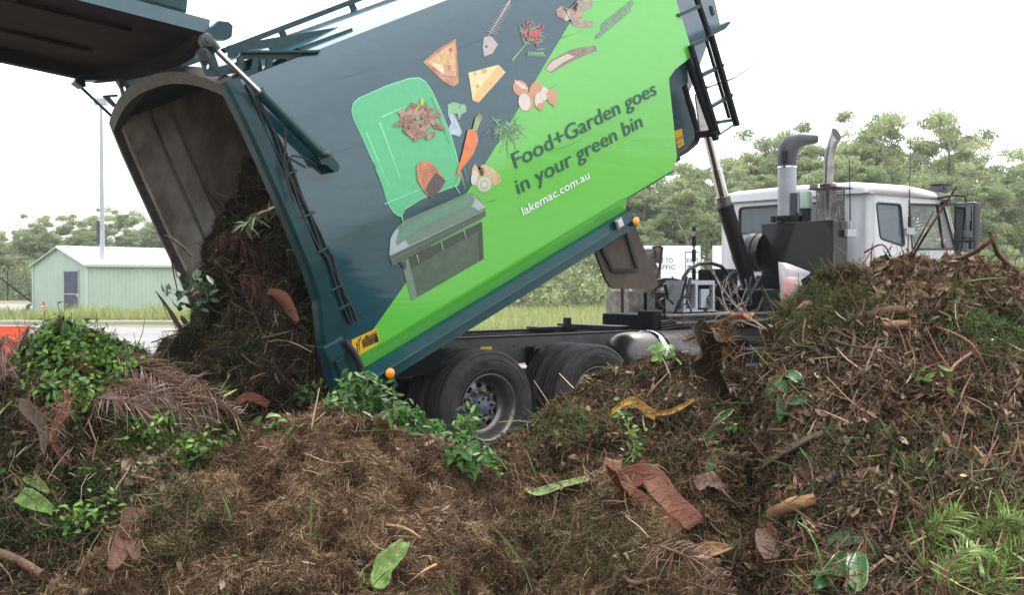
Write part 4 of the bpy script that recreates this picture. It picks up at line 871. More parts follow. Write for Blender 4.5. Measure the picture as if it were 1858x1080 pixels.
for (a0, z0, a1, z1) in ((-.12, EH_ - .06, gl / 2, RH), (gl + .12, EH_ - .06, gl / 2, RH)):
    n = 46; vv = []
    for i in range(n + 1):
        c = -.1 + (LL + .2) * i / n; d = .03 * (i % 2); vv += [(a0, c, z0 + d), (a1, c, z1 + d)]
    b.add(vv, [(i, i + 2, i + 3, i + 1) for i in range(0, 2 * n, 2)], 'shedr')
b.build("roof", shed)
b = MB(); b.xf = shp
b.bar((-.14, -.12, EH_ - .10), (gl / 2, -.12, RH - .03), .05, .13, 'shedt', up=(0, 1, 0)); b.bar((gl + .14, -.12, EH_ - .10), (gl / 2, -.12, RH - .03), .05, .13, 'shedt', up=(0, 1, 0))
b.bar((-.14, -.12, EH_ - .08), (-.14, LL + .1, EH_ - .08), .12, .12, 'shedt'); b.bar((gl / 2, -.1, RH + .02), (gl / 2, LL + .1, RH + .02), .3, .04, 'shedr'); b.bar((-.02, -.02, 0), (-.02, -.02, EH_ - .05), .1, .1, 'shedt'); b.bar((gl, -.02, 0), (gl, -.02, EH_ - .05), .1, .1, 'shedt')
b.build("trim", shed)
# door placed on the gable
dA, dB = gl * .315, gl * .315 + .0
def gab(px): # gable coordinate a for an image column
    r = ray(px, 540); o = Vector((0, 0, 0)); P0 = Vector((p0.x, p0.y)); # solve P0 + a g = t r
    a = np.linalg.solve(np.array([[gdir.x, -r.x], [gdir.y, -r.y]]), np.array([-P0.x, -P0.y])); return float(a[0])
dA, dB = gab(145), gab(117)
b = MB(); b.xf = shp; b.box((dA, -.06, 0), (dA + .06, -.03, 2.08), 'lgrey'); b.box((dB - .06, -.06, 0), (dB, -.03, 2.08), 'lgrey'); b.box((dA, -.06, 2.02), (dB, -.031, 2.08), 'lgrey'); b.box((dA + .06, -.055, 1.0), (dB - .06, -.032, 1.05), 'lgrey')
b.box((dA + .06, -.045, 0), (dB - .06, -.034, 2.02), 'screen'); dr = b.build("door", shed)
b = MB(); b.xf = shp; b.bbox((dA + .07, -.09, .9), (dA + .13, -.055, 1.0), 'white', .01); b.build("handle", dr)
b = MB(); b.xf = shp; b.bar((-.1, 3.9, .9), (-.1, 3.9, 1.4), .05, .08, 'greyp'); b.build("wall_pipe", shed)
# ---- floodlight pole
pb = ground(186, 575); b = MB(); b.tube([(pb.x, pb.y, -.1), (pb.x, pb.y, 5), (pb.x, pb.y, 9.6)], [.13, .10, .06], 'lgrey', 14); pole = b.build("light_pole", label="tall pale steel floodlight pole standing in front of the green shed", cat="light pole")
b = MB(); b.bbox((pb.x - .3, pb.y - .1, 9.45), (pb.x + .25, pb.y + .2, 9.75), 'lgrey', .03); b.build("lamp_head", pole)
b = MB(); b.bbox((pb.x - .20, pb.y - .12, 3.25), (pb.x - .10, pb.y - .02, 4.3), 'greyp', .02); b.build("junction_box", pole)
# ---- mesh fence behind the shed
fn = empty("mesh_fence", label="tall chain mesh fence with dark posts beyond the road, left of the shed", cat="fence")
fp = [(-47, 88), (-43.2, 86.5), (-40.0, 86), (-37.2, 85.5), (-34.5, 85)]
for x, y in fp: b = MB(); b.tube([(x, y, -.1), (x, y, 2.35)], .05, 'blackm', 6); b.build("post", fn)
b = MB()
for (x0, y0), (x1, y1) in zip(fp, fp[1:]):
    for i in range(16): t = i / 16; b.bar((x0 + (x1 - x0) * t, y0 + (y1 - y0) * t, 0), (x0 + (x1 - x0) * t, y0 + (y1 - y0) * t, 2.3), .012, .012, 'blackm')
    for i in range(12): b.bar((x0, y0, .1 + i * .2), (x1, y1, .1 + i * .2), .012, .012, 'blackm')
b.build("mesh", fn)
# ---- traffic cone, water barrier, guy wire, hose coil
c = ground(79, 575); b = MB(); b.lathe((c.x, c.y, 0), 'z', [(.03, .19), (.05, .16), (.7, .035), (.72, .03), (.72, 0)], 'orange', 20); cone = b.build("traffic_cone", label="faded orange traffic cone on the road edge left of the shed", cat="traffic cone")
b = MB(); b.bbox((c.x - .22, c.y - .22, 0), (c.x + .22, c.y + .22, .04), 'orange', .02); b.build("base", cone)
b = MB(); b.lathe((c.x, c.y, 0), 'z', [(.33, .111), (.33, .118), (.48, .087), (.48, .08)], 'whiteink', 20); b.build("reflective_band", cone)
bx = at(30, 590, 14); prof = [(.0, .0), (.0, .12), (.05, .18), (.0, .26), (.0, .36), (.06, .42), (.0, .5), (.0, .60), (.06, .66), (.02, .74), (.02, .86), (.06, .92), (.08, 1.06), (.3, 1.06), (.36, .0)]
b = MB(); b.xf = lambda x, y, z: (bx.x + z * .98 * -1 + y * .0, 14 + x - z * -.15, y); b.prism([(p[0], p[1]) for p in prof], 'z', -.02, 1.9, 'orange'); b.build("water_barrier", label="bright orange ribbed plastic road barrier behind the left heap", cat="barrier")
p, q = at(-30, 480, 45), at(58, 549, 50); b = MB(); b.tube([p, q], .03, 'blackm', 6); b.build("guy_wire", label="dark slanting wire left of the green shed", cat="wire")
c = at(56, 562, 50); M['teald'] = mat("teal_hose", (.06, .25, .28), rough=.5)
b = MB()
for i in range(4): b.tube([(c.x + .25 * math.cos(a), c.y + .1 * i, c.z + .28 * math.sin(a)) for a in [j * math.pi / 8 for j in range(17)]], .045, 'teald' if i % 2 else 'lgrey', 6, cap=False)
b.bbox((c.x - .3, c.y - .1, 0), (c.x + .3, c.y + .5, .08), 'blackm', .02); b.build("hose_reel", label="coiled teal and grey hose standing beside the green shed corner", cat="hose reel")
# ---- traffic boards behind the truck
def board(name, x0, x1, y0, y1, Y, texts, label):
    a, c = at(x0, y0, Y), at(x1, y1, Y); o = MB(); o.bbox((a.x, Y, c.z), (c.x, Y + .03, a.z), 'whiteink', .01); e = o.build(name, label=label, cat="sign")
    f = MB()
    for px in (a.x + .15, c.x - .2): f.box((px, Y + .031, 0), (px + .05, Y + .08, a.z - .05), 'lgrey')
    f.build("sign_post", e)
    for txt, xa, xb, yb, cap in texts:
        A, Bb = at(xa, yb, Y), at(xb, yb, Y); lettering([(txt, cap * Y / F, A.x, Bb.x, A.z)], 'greyp', "sign_lettering", e, lambda x, y: (x, Y - .004, y))
    return e
bo = board("traffic_board", 1130, 1271, 446, 507, 24, [("GIVE WAY TO", 1158, 1221, 477, 9), ("TRAFFIC", 1176, 1226, 489, 8.5), ("EXIT", 1246, 1268, 476, 7)], "white traffic board reading WAY TO TRAFFIC and EXIT, behind the truck chassis")
b = MB(); A, Bc = at(1243, 457, 24), at(1268, 494, 24)
for (x0, z0, x1, z1) in ((A.x, A.z, Bc.x, A.z - .015), (A.x, Bc.z, Bc.x, Bc.z + .015), (A.x, Bc.z, A.x + .015, A.z)): b.box((x0, 23.994, min(z0, z1)), (x1, 23.999, max(z0, z1)), 'greyp')
b.box((A.x + .05, 23.994, at(0, 484, 24).z), (Bc.x - .1, 23.999, at(0, 482, 24).z), 'ink'); b.build("sign_border", bo)
board("traffic_board", 1293, 1330, 446, 507, 24.3, [], "narrow white traffic board just behind the cab's rear corner")
# ---- trees
def leaf_cloud(centers, radii, per, size, pal, r, flat=.75):
    """leaf-sized quads around cluster centres"""
    Cn = np.repeat(np.array(centers), per, 0); Rr = np.repeat(np.array(radii), per)[:, None]; n = len(Cn)
    d = r.normal(size=(n, 3)); d /= np.linalg.norm(d, axis=1)[:, None]; rad = r.random((n, 1)) ** .45
    P = Cn + d * rad * Rr * np.array([1, 1, flat])
    a = r.normal(size=(n, 3)); a[:, 2] -= .6; a /= np.linalg.norm(a, axis=1)[:, None]; b_ = np.cross(a, r.normal(size=(n, 3))); b_ /= np.linalg.norm(b_, axis=1)[:, None]
    s = size * r.uniform(.6, 1.4, (n, 1)); V_ = np.stack([P - a * s, P + b_ * s * .35, P + a * s, P - b_ * s * .35], 1).reshape(-1, 3)
    pal = np.array(pal); ci = r.integers(0, len(pal), len(centers)); cl = np.repeat(pal[ci], per, 0) * r.uniform(.75, 1.3, (n, 1)); cl = cl + (r.random((n, 1)) < .08) * np.array([.1, .05, .0])
    return V_, np.arange(n * 4).reshape(-1, 4), np.repeat(cl, 4, 0)
PAL = [(.24, .30, .13), (.30, .36, .16), (.20, .27, .12), (.35, .39, .19), (.26, .30, .16)]
def make_tree(seed, H, spread, nc, per=150, lsz=.17, bare=.4, pal=PAL):
    r = np.random.default_rng(seed); rn = random.Random(seed)
    root = empty("gum_tree"); b = MB(); pts = [Vector((0, 0, -.2))]; rs = [.022 * H]
    for i in range(7): pts.append(pts[-1] + Vector((rn.uniform(-.05, .05) * H, rn.uniform(-.05, .05) * H, H * .115))); rs.append(.02 * H * (1 - (i + 1) / 8.5))
    b.tube(pts, rs, 'bark', 8); cs = []; rad = []
    for k in range(nc):
        t = rn.uniform(bare, 1); i = min(6, int(t * 7)); p = pts[i].lerp(pts[i + 1], t * 7 - i) if t < 1 else pts[7]
        a = rn.uniform(0, 6.28); rr_ = spread * (1 - .55 * abs(t - .65) / .35 * (1 if t > .65 else .4)) * rn.uniform(.35, 1.0)
        e = p + Vector((math.cos(a) * rr_, math.sin(a) * rr_, H * rn.uniform(.03, .17)))
        mid = p.lerp(e, .5) + Vector((rn.uniform(-.1, .1), rn.uniform(-.1, .1), -.04)) * H * .4
        b.tube([p, mid, e], [rs[i] * .38, rs[i] * .25, .02], 'bark', 5, cap=False)
        for j in range(3):
            q = e + Vector((rn.gauss(0, .065), rn.gauss(0, .065), rn.gauss(0, .04))) * H * .75; cs.append(tuple(q)); rad.append(H * rn.uniform(.03, .075))
            b.tube([e, q], [.03, .012], 'bark', 4, cap=False)
    b.build("trunk", root)
    V_, F_, c_ = leaf_cloud(cs, rad, per, lsz, pal, r, .55); np_mesh("crown", V_, F_, [M['gum']], c_, parent=root)
    return root
protos = [make_tree(1, 10, 2.8, 32, 200, .11), make_tree(2, 10, 2.4, 20, 190, .11, bare=.45), make_tree(3, 10, 3.3, 40, 190, .11, bare=.3), make_tree(4, 10, 2.6, 14, 120, .10, bare=.55), make_tree(5, 10, 3.2, 26, 200, .10, bare=.15)]
used = [False] * 5
# (image column, treetop row, distance, prototype)
r0_ = np.random.default_rng(9)
TR = [(-20,428,96,0,"at the very left edge"),(25,420,100,2,"above the fence posts"),(70,402,92,0,"above the shed's left eave"),(108,392,95,2,"over the shed's gable peak"),(140,396,104,3,"left of the light pole"),(165,400,92,0,"touching the light pole's left side"),(195,392,100,2,"just right of the light pole"),(230,388,96,4,"over the middle of the shed roof"),(262,392,104,0,"over the shed roof beside the truck body"),(292,390,98,2,"cut off by the truck body's far edge"),(330,392,100,0,"hidden behind the mouth of the truck body"),(375,385,104,2,"deepest behind the mouth of the truck body"),
      (820,420,66,2,"seen low under the sill, nearest the rear wheels"),(860,400,72,0,"under the sill, left of the middle of the gap"),(905,390,70,2,"under the middle of the sill"),(950,380,74,4,"farther back under the sill"),(1000,372,68,0,"under the sill, left of the splash plate"),(1050,360,72,2,"under the sill beside the splash plate"),(1095,340,70,1,"behind the brown splash plate"),(1140,318,66,2,"above the sill's amber front lamp"),(1175,306,62,0,"right of the sill's front lamp"),(1215,300,66,2,"at the lower front corner of the lime panel"),(1255,304,70,4,"left of the hoist ram's chrome rod"),(1300,312,64,2,"behind the hoist ram"),(1335,300,68,0,"right of the hoist ram"),(1370,262,72,1,"left of the intake pipe"),(1405,248,66,2,"behind the intake hood"),(1445,275,72,0,"between intake hood and exhaust stack"),(1480,272,64,2,"behind the exhaust stack"),(1520,262,62,2,"right of the exhaust stack"),(1560,268,70,0,"over the rear half of the cab roof"),(1600,236,66,1,"over the middle of the cab roof"),(1625,205,60,3,"tallest, left of the long whip aerial"),(1660,215,64,2,"behind the long whip aerial"),(1695,222,58,3,"above the camera box on the cab"),(1730,262,66,1,"above the mirror arm"),(1765,298,62,0,"above the cab mirror"),(1800,270,70,3,"right of the mirror, reaching high"),(1835,300,58,2,"near the right edge of the photo"),(1870,285,64,0,"cut by the right edge"),(1910,290,62,2,"just outside the right edge"),(1580,300,56,4,"low behind the cab roof"),(1480,305,55,4,"low behind the heat shield"),(1700,318,54,4,"low behind the door window"),(1810,335,52,4,"low, right of the mirror"),(1240,345,55,4,"low, above the traffic board"),(1130,395,56,4,"low, above the bin lifter arm"),(1010,440,58,4,"lowest, left of the splash plate"),(900,470,60,4,"lowest, under the middle of the sill"),(1400,315,56,4,"low behind the intake pipe"),(1330,340,58,4,"low behind the cab's rear corner")]
for i, (px, py, Y, k, wh) in enumerate(TR):
    o = protos[k] if not used[k] else copy_tree(protos[k]); used[k] = True
    p = at(px, py, Y); H = p.z / .98; s = H / 9.6; o.location = (p.x, Y, -.1); s *= 1.05; o.scale = (max(s, .75), max(s, .75), s); o.rotation_euler = (0, 0, rnd.uniform(0, 6.28))
    o['category'] = "tree"; o['group'] = "gum trees behind the shed" if px < 500 else "gum trees behind the truck"
    o['label'] = ["rounded", "open", "leafy", "wispy", "bushy"][k] + " gum tree " + wh
cs = np.stack([r0_.uniform(-60, 60, 420), r0_.uniform(-62, -54, 420), r0_.uniform(.5, 6.2, 420)], 1); V_, F_, c_ = leaf_cloud(cs, r0_.uniform(1.2, 2.4, 420), 70, .5, [(.05, .07, .03), (.035, .05, .02)], r0_, .8); np_mesh("bushland_screen", V_, F_, [M['gum']], c_, kind="stuff")  # unseen bush band, added behind the camera to darken reflections and back light
# ---- undergrowth and long grass
r = np.random.default_rng(5)
for nm, X0, X1, Y0, Y1, n in (("undergrowth", -8, 44, 50, 58, 300), ("undergrowth", -58, -22, 88, 92, 200)):
    cs = np.stack([r.uniform(X0, X1, n), r.uniform(Y0, Y1, n), r.uniform(.2, 2.4, n)], 1); V_, F_, c_ = leaf_cloud(cs, r.uniform(.6, 1.5, n), 110, .15, PAL, r, .8); np_mesh(nm, V_, F_, [M['gum']], c_, kind="stuff")
cs = np.stack([r.uniform(-12, 75, 500), r.uniform(76, 84, 500), r.uniform(.5, 6.5, 500)], 1); V_, F_, c_ = leaf_cloud(cs, r.uniform(.9, 2.0, 500), 80, .3, PAL, r, .8); np_mesh("bushland_screen", V_, F_, [M['gum']], c_, kind="stuff")
cs = np.stack([r.uniform(-75, -15, 260), r.uniform(108, 116, 260), r.uniform(.5, 5.5, 260)], 1); V_, F_, c_ = leaf_cloud(cs, r.uniform(.9, 2.0, 260), 80, .35, PAL, r, .8); np_mesh("bushland_screen", V_, F_, [M['gum']], c_, kind="stuff")
def blades(P, L_, W_, col, r, lean=.35, tip=None, nseg=2, up=None):
    n = len(P); a = r.normal(size=(n, 3)); a[:, 2] = 0; a /= np.linalg.norm(a, axis=1)[:, None] + 1e-9
    U_ = np.array([0, 0, 1.0]) if up is None else up; s = np.cross(a, U_); s /= np.linalg.norm(s, axis=1)[:, None] + 1e-9
    L_ = L_[:, None]; W_ = W_[:, None]; k = lean * r.uniform(.2, 1.6, (n, 1)); V_ = []
    for t in np.linspace(0, 1, nseg + 1):
        c = P + U_ * L_ * t * (1 - .3 * k * t) + a * L_ * k * t * t; wd = W_ * (1 - t * .85); V_ += [c - s * wd, c + s * wd]
    V_ = np.stack(V_, 1); m = V_.shape[1]; base = np.arange(n)[:, None] * m
    Fs = np.concatenate([base + np.array([2 * i, 2 * i + 1, 2 * i + 3, 2 * i + 2]) for i in range(nseg)], 1).reshape(-1, 4)
    return V_.reshape(-1, 3), Fs, np.repeat(col, m, 0)
def pal_pick(pal, n, r, lo=.7, hi=1.3): pal = np.array(pal); return pal[r.integers(0, len(pal), n)] * r.uniform(lo, hi, (n, 1))
GP = [(.22, .30, .07), (.30, .36, .10), (.38, .40, .17), (.46, .40, .22), (.19, .28, .06)]
n = 60000; P = np.stack([r.uniform(-7, 24, n), 30 + r.random(n) ** 1.3 * 22, np.zeros(n) - .02], 1)
hgt = .30 + .5 * fbm(P[:, 0] * .4, P[:, 1] * .4, 3, 3); V_, F_, c_ = blades(P, hgt * r.uniform(.5, 1.2, n), np.full(n, .014), pal_pick(GP, n, r), r); np_mesh("long_grass", V_, F_, [M['gum']], c_, kind="stuff")
n = 16000; P = np.stack([r.uniform(-21, -8, n), r.uniform(41.2, 46, n), np.zeros(n) - .02], 1); d = (P[:, 0] - p0.x) * ldir.x; P = P[(P[:, 1] < p0.y + (P[:, 0] - p0.x) * ldir.y / ldir.x - .2) & (P[:, 0] > p0.x - .2)]; n = len(P)
V_, F_, c_ = blades(P, r.uniform(.15, .75, n) * (.4 + fbm(P[:, 0], P[:, 1], 8, 2)), np.full(n, .018), pal_pick(GP, n, r), r); np_mesh("verge_grass", V_, F_, [M['gum']], c_, kind="stuff")
n = 5000; P = np.stack([r.uniform(-28, -20.5, n), r.uniform(41.2, 55, n), np.zeros(n) - .02], 1); V_, F_, c_ = blades(P, r.uniform(.1, .45, n), np.full(n, .02), pal_pick(GP, n, r), r); np_mesh("verge_grass", V_, F_, [M['gum']], c_, kind="stuff")

# ---- damp air: far trees pale a little
hm_ = bpy.data.materials.new("haze"); hm_.use_nodes = True; nn_ = hm_.node_tree.nodes; nn_.clear(); ho = nn_.new("ShaderNodeOutputMaterial"); pv = nn_.new("ShaderNodeVolumePrincipled"); pv.inputs['Color'].default_value = (.93, .96, 1, 1); pv.inputs['Density'].default_value = .0006; pv.inputs['Anisotropy'].default_value = .3; hm_.node_tree.links.new(pv.outputs[0], ho.inputs['Volume'])
b = MB(); b.box((-130, -75, -1.1), (130, 125, 16), hm_); hz_o = b.build("haze", kind="stuff")
sc.cycles.volume_bounces = 0; sc.cycles.volume_max_steps = 64
# ================================================================= THE HEAPS
def crest(pts):
    """(image column, image row, distance) -> arrays X, Y, Z of the crest line"""
    a = np.array([tuple(at(x, y, Y)) for x, y, Y in pts]); return a
HEAPS = {
 'centre': dict(c=crest([(60,1180,4.2),(140,1040,4.4),(190,985,4.6),(250,930,4.8),(330,885,5.0),(420,805,5.3),(480,762,5.5),(560,735,5.6),(620,748,5.5),(680,762,5.6),(740,780,5.6),(800,806,5.5),(860,842,5.5),(900,868,5.5),(960,878,5.4),(1040,874,5.3),(1085,868,5.2),(1120,900,5.0),(1180,960,4.7),(1250,1015,4.4),(1330,1085,4.1),(1450,1250,3.8)]), fs=.66, bs=.8, cur=.85),
 'middle': dict(c=crest([(640,900,6.9),(760,845,6.8),(830,815,6.7),(900,800,6.6),(960,776,6.7),(1000,738,6.8),(1060,692,7.0),(1110,674,7.1),(1180,650,7.2),(1240,642,7.2),(1300,660,7.2),(1340,682,7.2),(1400,696,7.2),(1500,740,7.2)]), fs=.62, bs=.9, cur=.8),
 'right': dict(c=crest([(1340,760,6.9),(1385,680,6.9),(1398,620,6.9),(1406,570,6.8),(1432,536,6.7),(1485,503,6.6),(1540,485,6.5),(1600,465,6.5),(1665,454,6.5),(1725,456,6.5),(1785,474,6.5),(1858,510,6.6),(1960,560,6.7),(2100,600,6.8)]), fs=.80, bs=1.0, cur=.68),
 'left': dict(c=crest([(-260,760,6.8),(-120,720,6.8),(-40,700,6.8),(5,672,6.9),(32,632,7.0),(70,592,7.0),(120,580,7.0),(180,596,7.0),(230,626,6.9),(280,656,6.9),(330,684,6.9),(380,712,6.9),(430,765,7.0),(500,860,7.0)]), fs=.98, bs=1.0, cur=.72),
}
def hz(h, X, Y):
    c = h['c']; o = np.argsort(c[:, 0]); xs = c[o, 0]
    cy = np.interp(X, xs, c[o, 1]); cz = np.interp(X, xs, c[o, 2]); lo, hi = xs[0], xs[-1]
    cz = cz - np.maximum(0, lo - X) * 1.2 - np.maximum(0, X - hi) * 1.2
    # X along the crest drifts with distance: follow the sight line so the front keeps the crest's column
    d = cy - Y; f = np.maximum(d, 0); bk = np.maximum(-d, 0)
    return cz - h['fs'] * f ** h['cur'] - h['bs'] * bk - .05 * np.exp(-(d / .12) ** 2) * 0
def hz2(h, X, Y):
    c = h['c']; o = np.argsort(c[:, 0] / c[:, 1]); q = c[o, 0] / c[o, 1]; s = X / np.maximum(Y, .5)
    cy = np.interp(s, q, c[o, 1]); cx = s * cy
    return hz(h, np.where(Y < cy, X * .25 + cx * .75, X), Y)
def floor_z(X, Y): return .02 + .06 * fbm(X * 1.5, Y * 1.5, 40, 3)
def lump(X, Y, seed, amp):
    a = fbm(X * 2.2, Y * 2.2, seed, 3) - .5; b_ = np.abs(fbm(X * 4.2, Y * 4.2, seed + 5, 4) - .5) * 2; c = np.abs(fbm(X * 10, Y * 10, seed + 9, 3) - .5)
    return amp * (1.3 * a - .9 * np.clip(.35 - b_, 0, 1) * 2 + .25) + .32 * amp * np.abs(fbm(X * 3.4, Y * 3.4, seed + 20, 2) - .5) * 4 + .13 * (np.abs(fbm(X * 7, Y * 7, seed + 30, 2) - .5) * 4 - .5) + .05 * (np.abs(fbm(X * 17, Y * 17, seed + 31, 2) - .5) * 4 - .5)
HZF = {k: (lambda X, Y, k=k: hz2(HEAPS[k], X, Y)) for k in HEAPS}
AMP = {'centre': .36, 'middle': .22, 'right': .36, 'left': .28}
SEED = {'centre': 50, 'middle': 60, 'right': 70, 'left': 80}
DOM = {'centre': (-2.6, 2.0, 2.4, 7.2), 'middle': (-1.6, 2.6, 3.6, 9.2), 'right': (.5, 5.2, 2.2, 9.0), 'left': (-5.6, -.6, 3.0, 9.0)}
LAB = {'centre': "matted brown grass clippings heaped highest in the centre foreground", 'middle': "lower rise of brown clippings and leaves beside the rear wheels", 'right': "tall rough heap of twigs, dry leaves and green cuttings in front of the cab", 'left': "heap of cuttings and palm fronds left of the tipped load"}
def total(k, X, Y):
    """surface height of one heap with its lumps fading in behind the crest"""
    l_ = lump(X, Y, SEED[k], AMP[k]); l_ = np.where(l_ > .06, .06 + .07 * np.tanh((l_ - .06) / .07), l_); c = HEAPS[k]['c']; o = np.argsort(c[:, 0] / c[:, 1]); d = np.interp(X / np.maximum(Y, .5), (c[:, 0] / c[:, 1])[o], c[o, 1]) - Y; l_ = np.where(l_ > 0, l_ * (1 - .75 * np.exp(-(d / .3) ** 2)), l_ * (1 - .3 * np.exp(-(d / .3) ** 2))); return HZF[k](X, Y) + l_
heap = {}; trees_ = []
for k, (x0, x1, y0, y1) in DOM.items():
    st = .022; nx = int((x1 - x0) / st); ny = int((y1 - y0) / st); X, Y = np.meshgrid(np.linspace(x0, x1, nx), np.linspace(y0, y1, ny)); Z = total(k, X, Y)
    oth = np.max([total(j, X, Y) for j in HEAPS if j != k], 0); fl = floor_z(X, Y) - .05; keep = (Z > np.maximum(oth - .22, fl - .25))
    # tangential push gives overhangs and ragged clods
    dx = (fbm(X * 5, Y * 5, 101, 3, z=Z * 5) - .5) * .26; dy = (fbm(X * 5, Y * 5, 131, 3, z=Z * 5) - .5) * .30
    P = np.stack([X + dx, Y + dy, Z], -1).reshape(-1, 3); idx = np.arange(nx * ny).reshape(ny, nx)
    kq = keep[:-1, :-1] & keep[1:, :-1] & keep[:-1, 1:] & keep[1:, 1:]
    Q_ = np.stack([idx[:-1, :-1], idx[:-1, 1:], idx[1:, 1:], idx[1:, :-1]], -1)[kq]
    us = np.unique(Q_); mp = np.full(nx * ny, -1); mp[us] = np.arange(len(us)); heap[k] = (P[us], mp[Q_])
# litter floor between heaps
x0, x1, y0, y1 = -7, 7, 1.5, 11.5; st = .06; nx = int((x1 - x0) / st); ny = int((y1 - y0) / st); X, Y = np.meshgrid(np.linspace(x0, x1, nx), np.linspace(y0, y1, ny)); Z = floor_z(X, Y) * np.clip((11 - Y) / 2.5, -.3, 1)
idx = np.arange(nx * ny).reshape(ny, nx); P = np.stack([X, Y, Z], -1).reshape(-1, 3); heap['floor'] = (P, np.stack([idx[:-1, :-1], idx[:-1, 1:], idx[1:, 1:], idx[1:, :-1]], -1).reshape(-1, 4))
# ---- load pouring from the body: lumpy mass joined from many clods
bm = bmesh.new(); g = random.Random(21)
def clod(p, rr_, sq=(1, 1, 1)):
    bmesh.ops.create_icosphere(bm, subdivisions=2, radius=1, matrix=Matrix.Translation(p) @ Euler((g.random() * 3, g.random() * 3, g.random() * 3)).to_matrix().to_4x4() @ Matrix.Diagonal((rr_ * sq[0], rr_ * sq[1], rr_ * sq[2], 1)))
def W(l, v, h): return from_truck(cb(l, v, h))
# bank of load inside the mouth: leans on the near wall, slopes down to the far side
for i in range(150):
    l = g.uniform(-.05, 2.6); v = g.uniform(.35, 2.3); hmax = 1.72 - .55 * v ** .9 + .25 * (l) ; h = g.uniform(.1, max(.2, hmax)); rr_ = g.uniform(.13, .24)
    if h + rr_ > 2.1: continue
    clod(W(l, max(v, .12 + rr_), max(h, rr_ * .8)), rr_)
# falling mass over the lip down to the ground
lipn = W(-.1, .35, .1); lipf = W(-.25, 2.3, .1)
for i in range(210):
    t = g.random() ** .8; s = g.random(); top = lipn.lerp(lipf, t); fall = Vector((-.28, -.42, -1)) * (top.z * 1.0)
    p = top + Vector((-.62 * s * t - .1 * s, -.25 * s, 0)) ; p.z = top.z * (1 - s) + .05 + (.12 * g.random()); p += Vector((g.gauss(0, .10), g.gauss(0, .10), g.gauss(0, .06)))
    if t < .30 and s > .35: continue
    clod(p, g.uniform(.14, .27), (1, 1, g.uniform(.8, 1.3)))
for i in range(70):
    p = W(-.25, g.uniform(.5, 2.5), 0) ; p.z = g.uniform(.0, .28); p += Vector((g.gauss(-.5, .35), g.gauss(-.35, .3), 0)); clod(p, g.uniform(.16, .26))
for x, y, Y in ((330,640,10.3),(345,610,10.3),(318,660,10.3),(322,690,10.1),(360,560,10.3),(372,500,10.4),(352,580,10.4),(385,450,10.4),(400,410,10.5),(420,370,10.6),(446,320,10.6),(455,300,10.4)):
    clod(at(x + 22, y + 12, Y), .19)
me = bpy.data.meshes.new("t"); bm.to_mesh(me); bm.free(); o = bpy.data.objects.new("t", me); COL.objects.link(o); m_ = o.modifiers.new("r", 'REMESH'); m_.mode = 'VOXEL'; m_.voxel_size = .04
dg = bpy.context.evaluated_depsgraph_get(); dg.update(); me2 = bpy.data.meshes.new_from_object(o.evaluated_get(dg)); bpy.data.objects.remove(o)
nv = len(me2.vertices); P = np.empty(nv * 3, np.float32); me2.vertices.foreach_get("co", P); P = P.reshape(-1, 3).astype(float); Nn = np.empty(nv * 3, np.float32); me2.vertices.foreach_get("normal", Nn); Nn = Nn.reshape(-1, 3)
d = (fbm(P[:, 0] * 5, P[:, 1] * 5, 7, 4, z=P[:, 2] * 5) - .5) * .22; P += Nn * d[:, None]
Fq = np.array([list(p.vertices) if len(p.vertices) == 4 else list(p.vertices) + [p.vertices[-1]] for p in me2.polygons])
# keep it inside the walls of the body
lv = np.array([to_truck(p) for p in P]); a_ = lv[:, 0] - BU; c_ = lv[:, 2] - BW; ll = a_ * CF + c_ * SF; hh_ = -a_ * SF + c_ * CF
ins = (ll > -.15) & (hh_ > -.2); vnew = np.where(ins, np.clip(lv[:, 1], .07, 2.48), lv[:, 1]); hnew = np.where(ins & (ll > -.02), np.maximum(hh_, .03), hh_); under = (ll > -.02) & (hh_ < -.05) & (hh_ > -.6)
un = BU + ll * CF - hnew * SF; wn = BW + ll * SF + hnew * CF
P = np.stack([TX + un * CT - vnew * ST, TY + un * ST + vnew * CT, wn], 1)
heap['spill'] = (P, Fq); bpy.data.meshes.remove(me2)
# ---- surface sampling
CAMP = np.array([0, 0, H0])
def faces_of(k):
    P, Q_ = heap[k]; A, B_, C_, D_ = P[Q_[:, 0]], P[Q_[:, 1]], P[Q_[:, 2]], P[Q_[:, 3]]; nn = np.cross(C_ - A, D_ - B_); ar = np.linalg.norm(nn, axis=1) / 2; nn = nn / (2 * ar[:, None] + 1e-12)
    return A, B_, C_, D_, nn, ar
def visible(cen, nn, k):
    """share of samples by how much a face can show from near the camera's side"""
    v = CAMP - cen; dist = np.linalg.norm(v, axis=1); cosv = (v * nn).sum(1) / dist; s = cen[:, 0] / np.maximum(cen[:, 1], .1); e = (cen[:, 2] - H0) / np.maximum(cen[:, 1], .1)
    inf = (np.abs(s) < .56) & (e > -.36) & (cen[:, 1] > 1); return np.where(inf, np.clip(cosv + .35, .04, 1.0), .0) * (5 / np.clip(dist, 2.6, 20)) ** 1.7
def sample(k, n, r, wfn=None):
    A, B_, C_, D_, nn, ar = faces_of(k); cen = (A + B_ + C_ + D_) / 4; w_ = ar * visible(cen, nn, k)
    if wfn is not None: w_ = w_ * wfn(cen)
    i = r.choice(len(w_), n, p=w_ / w_.sum()); u, v = r.random((n, 1)), r.random((n, 1))
    p = (A[i] * (1 - u) + B_[i] * u) * (1 - v) + (D_[i] * (1 - u) + C_[i] * u) * v; return p, nn[i] * np.where(nn[i][:, 2:3] < -.5, -1, 1) if k != 'spill' else nn[i]
def norm(a): return a / (np.linalg.norm(a, axis=1)[:, None] + 1e-9)
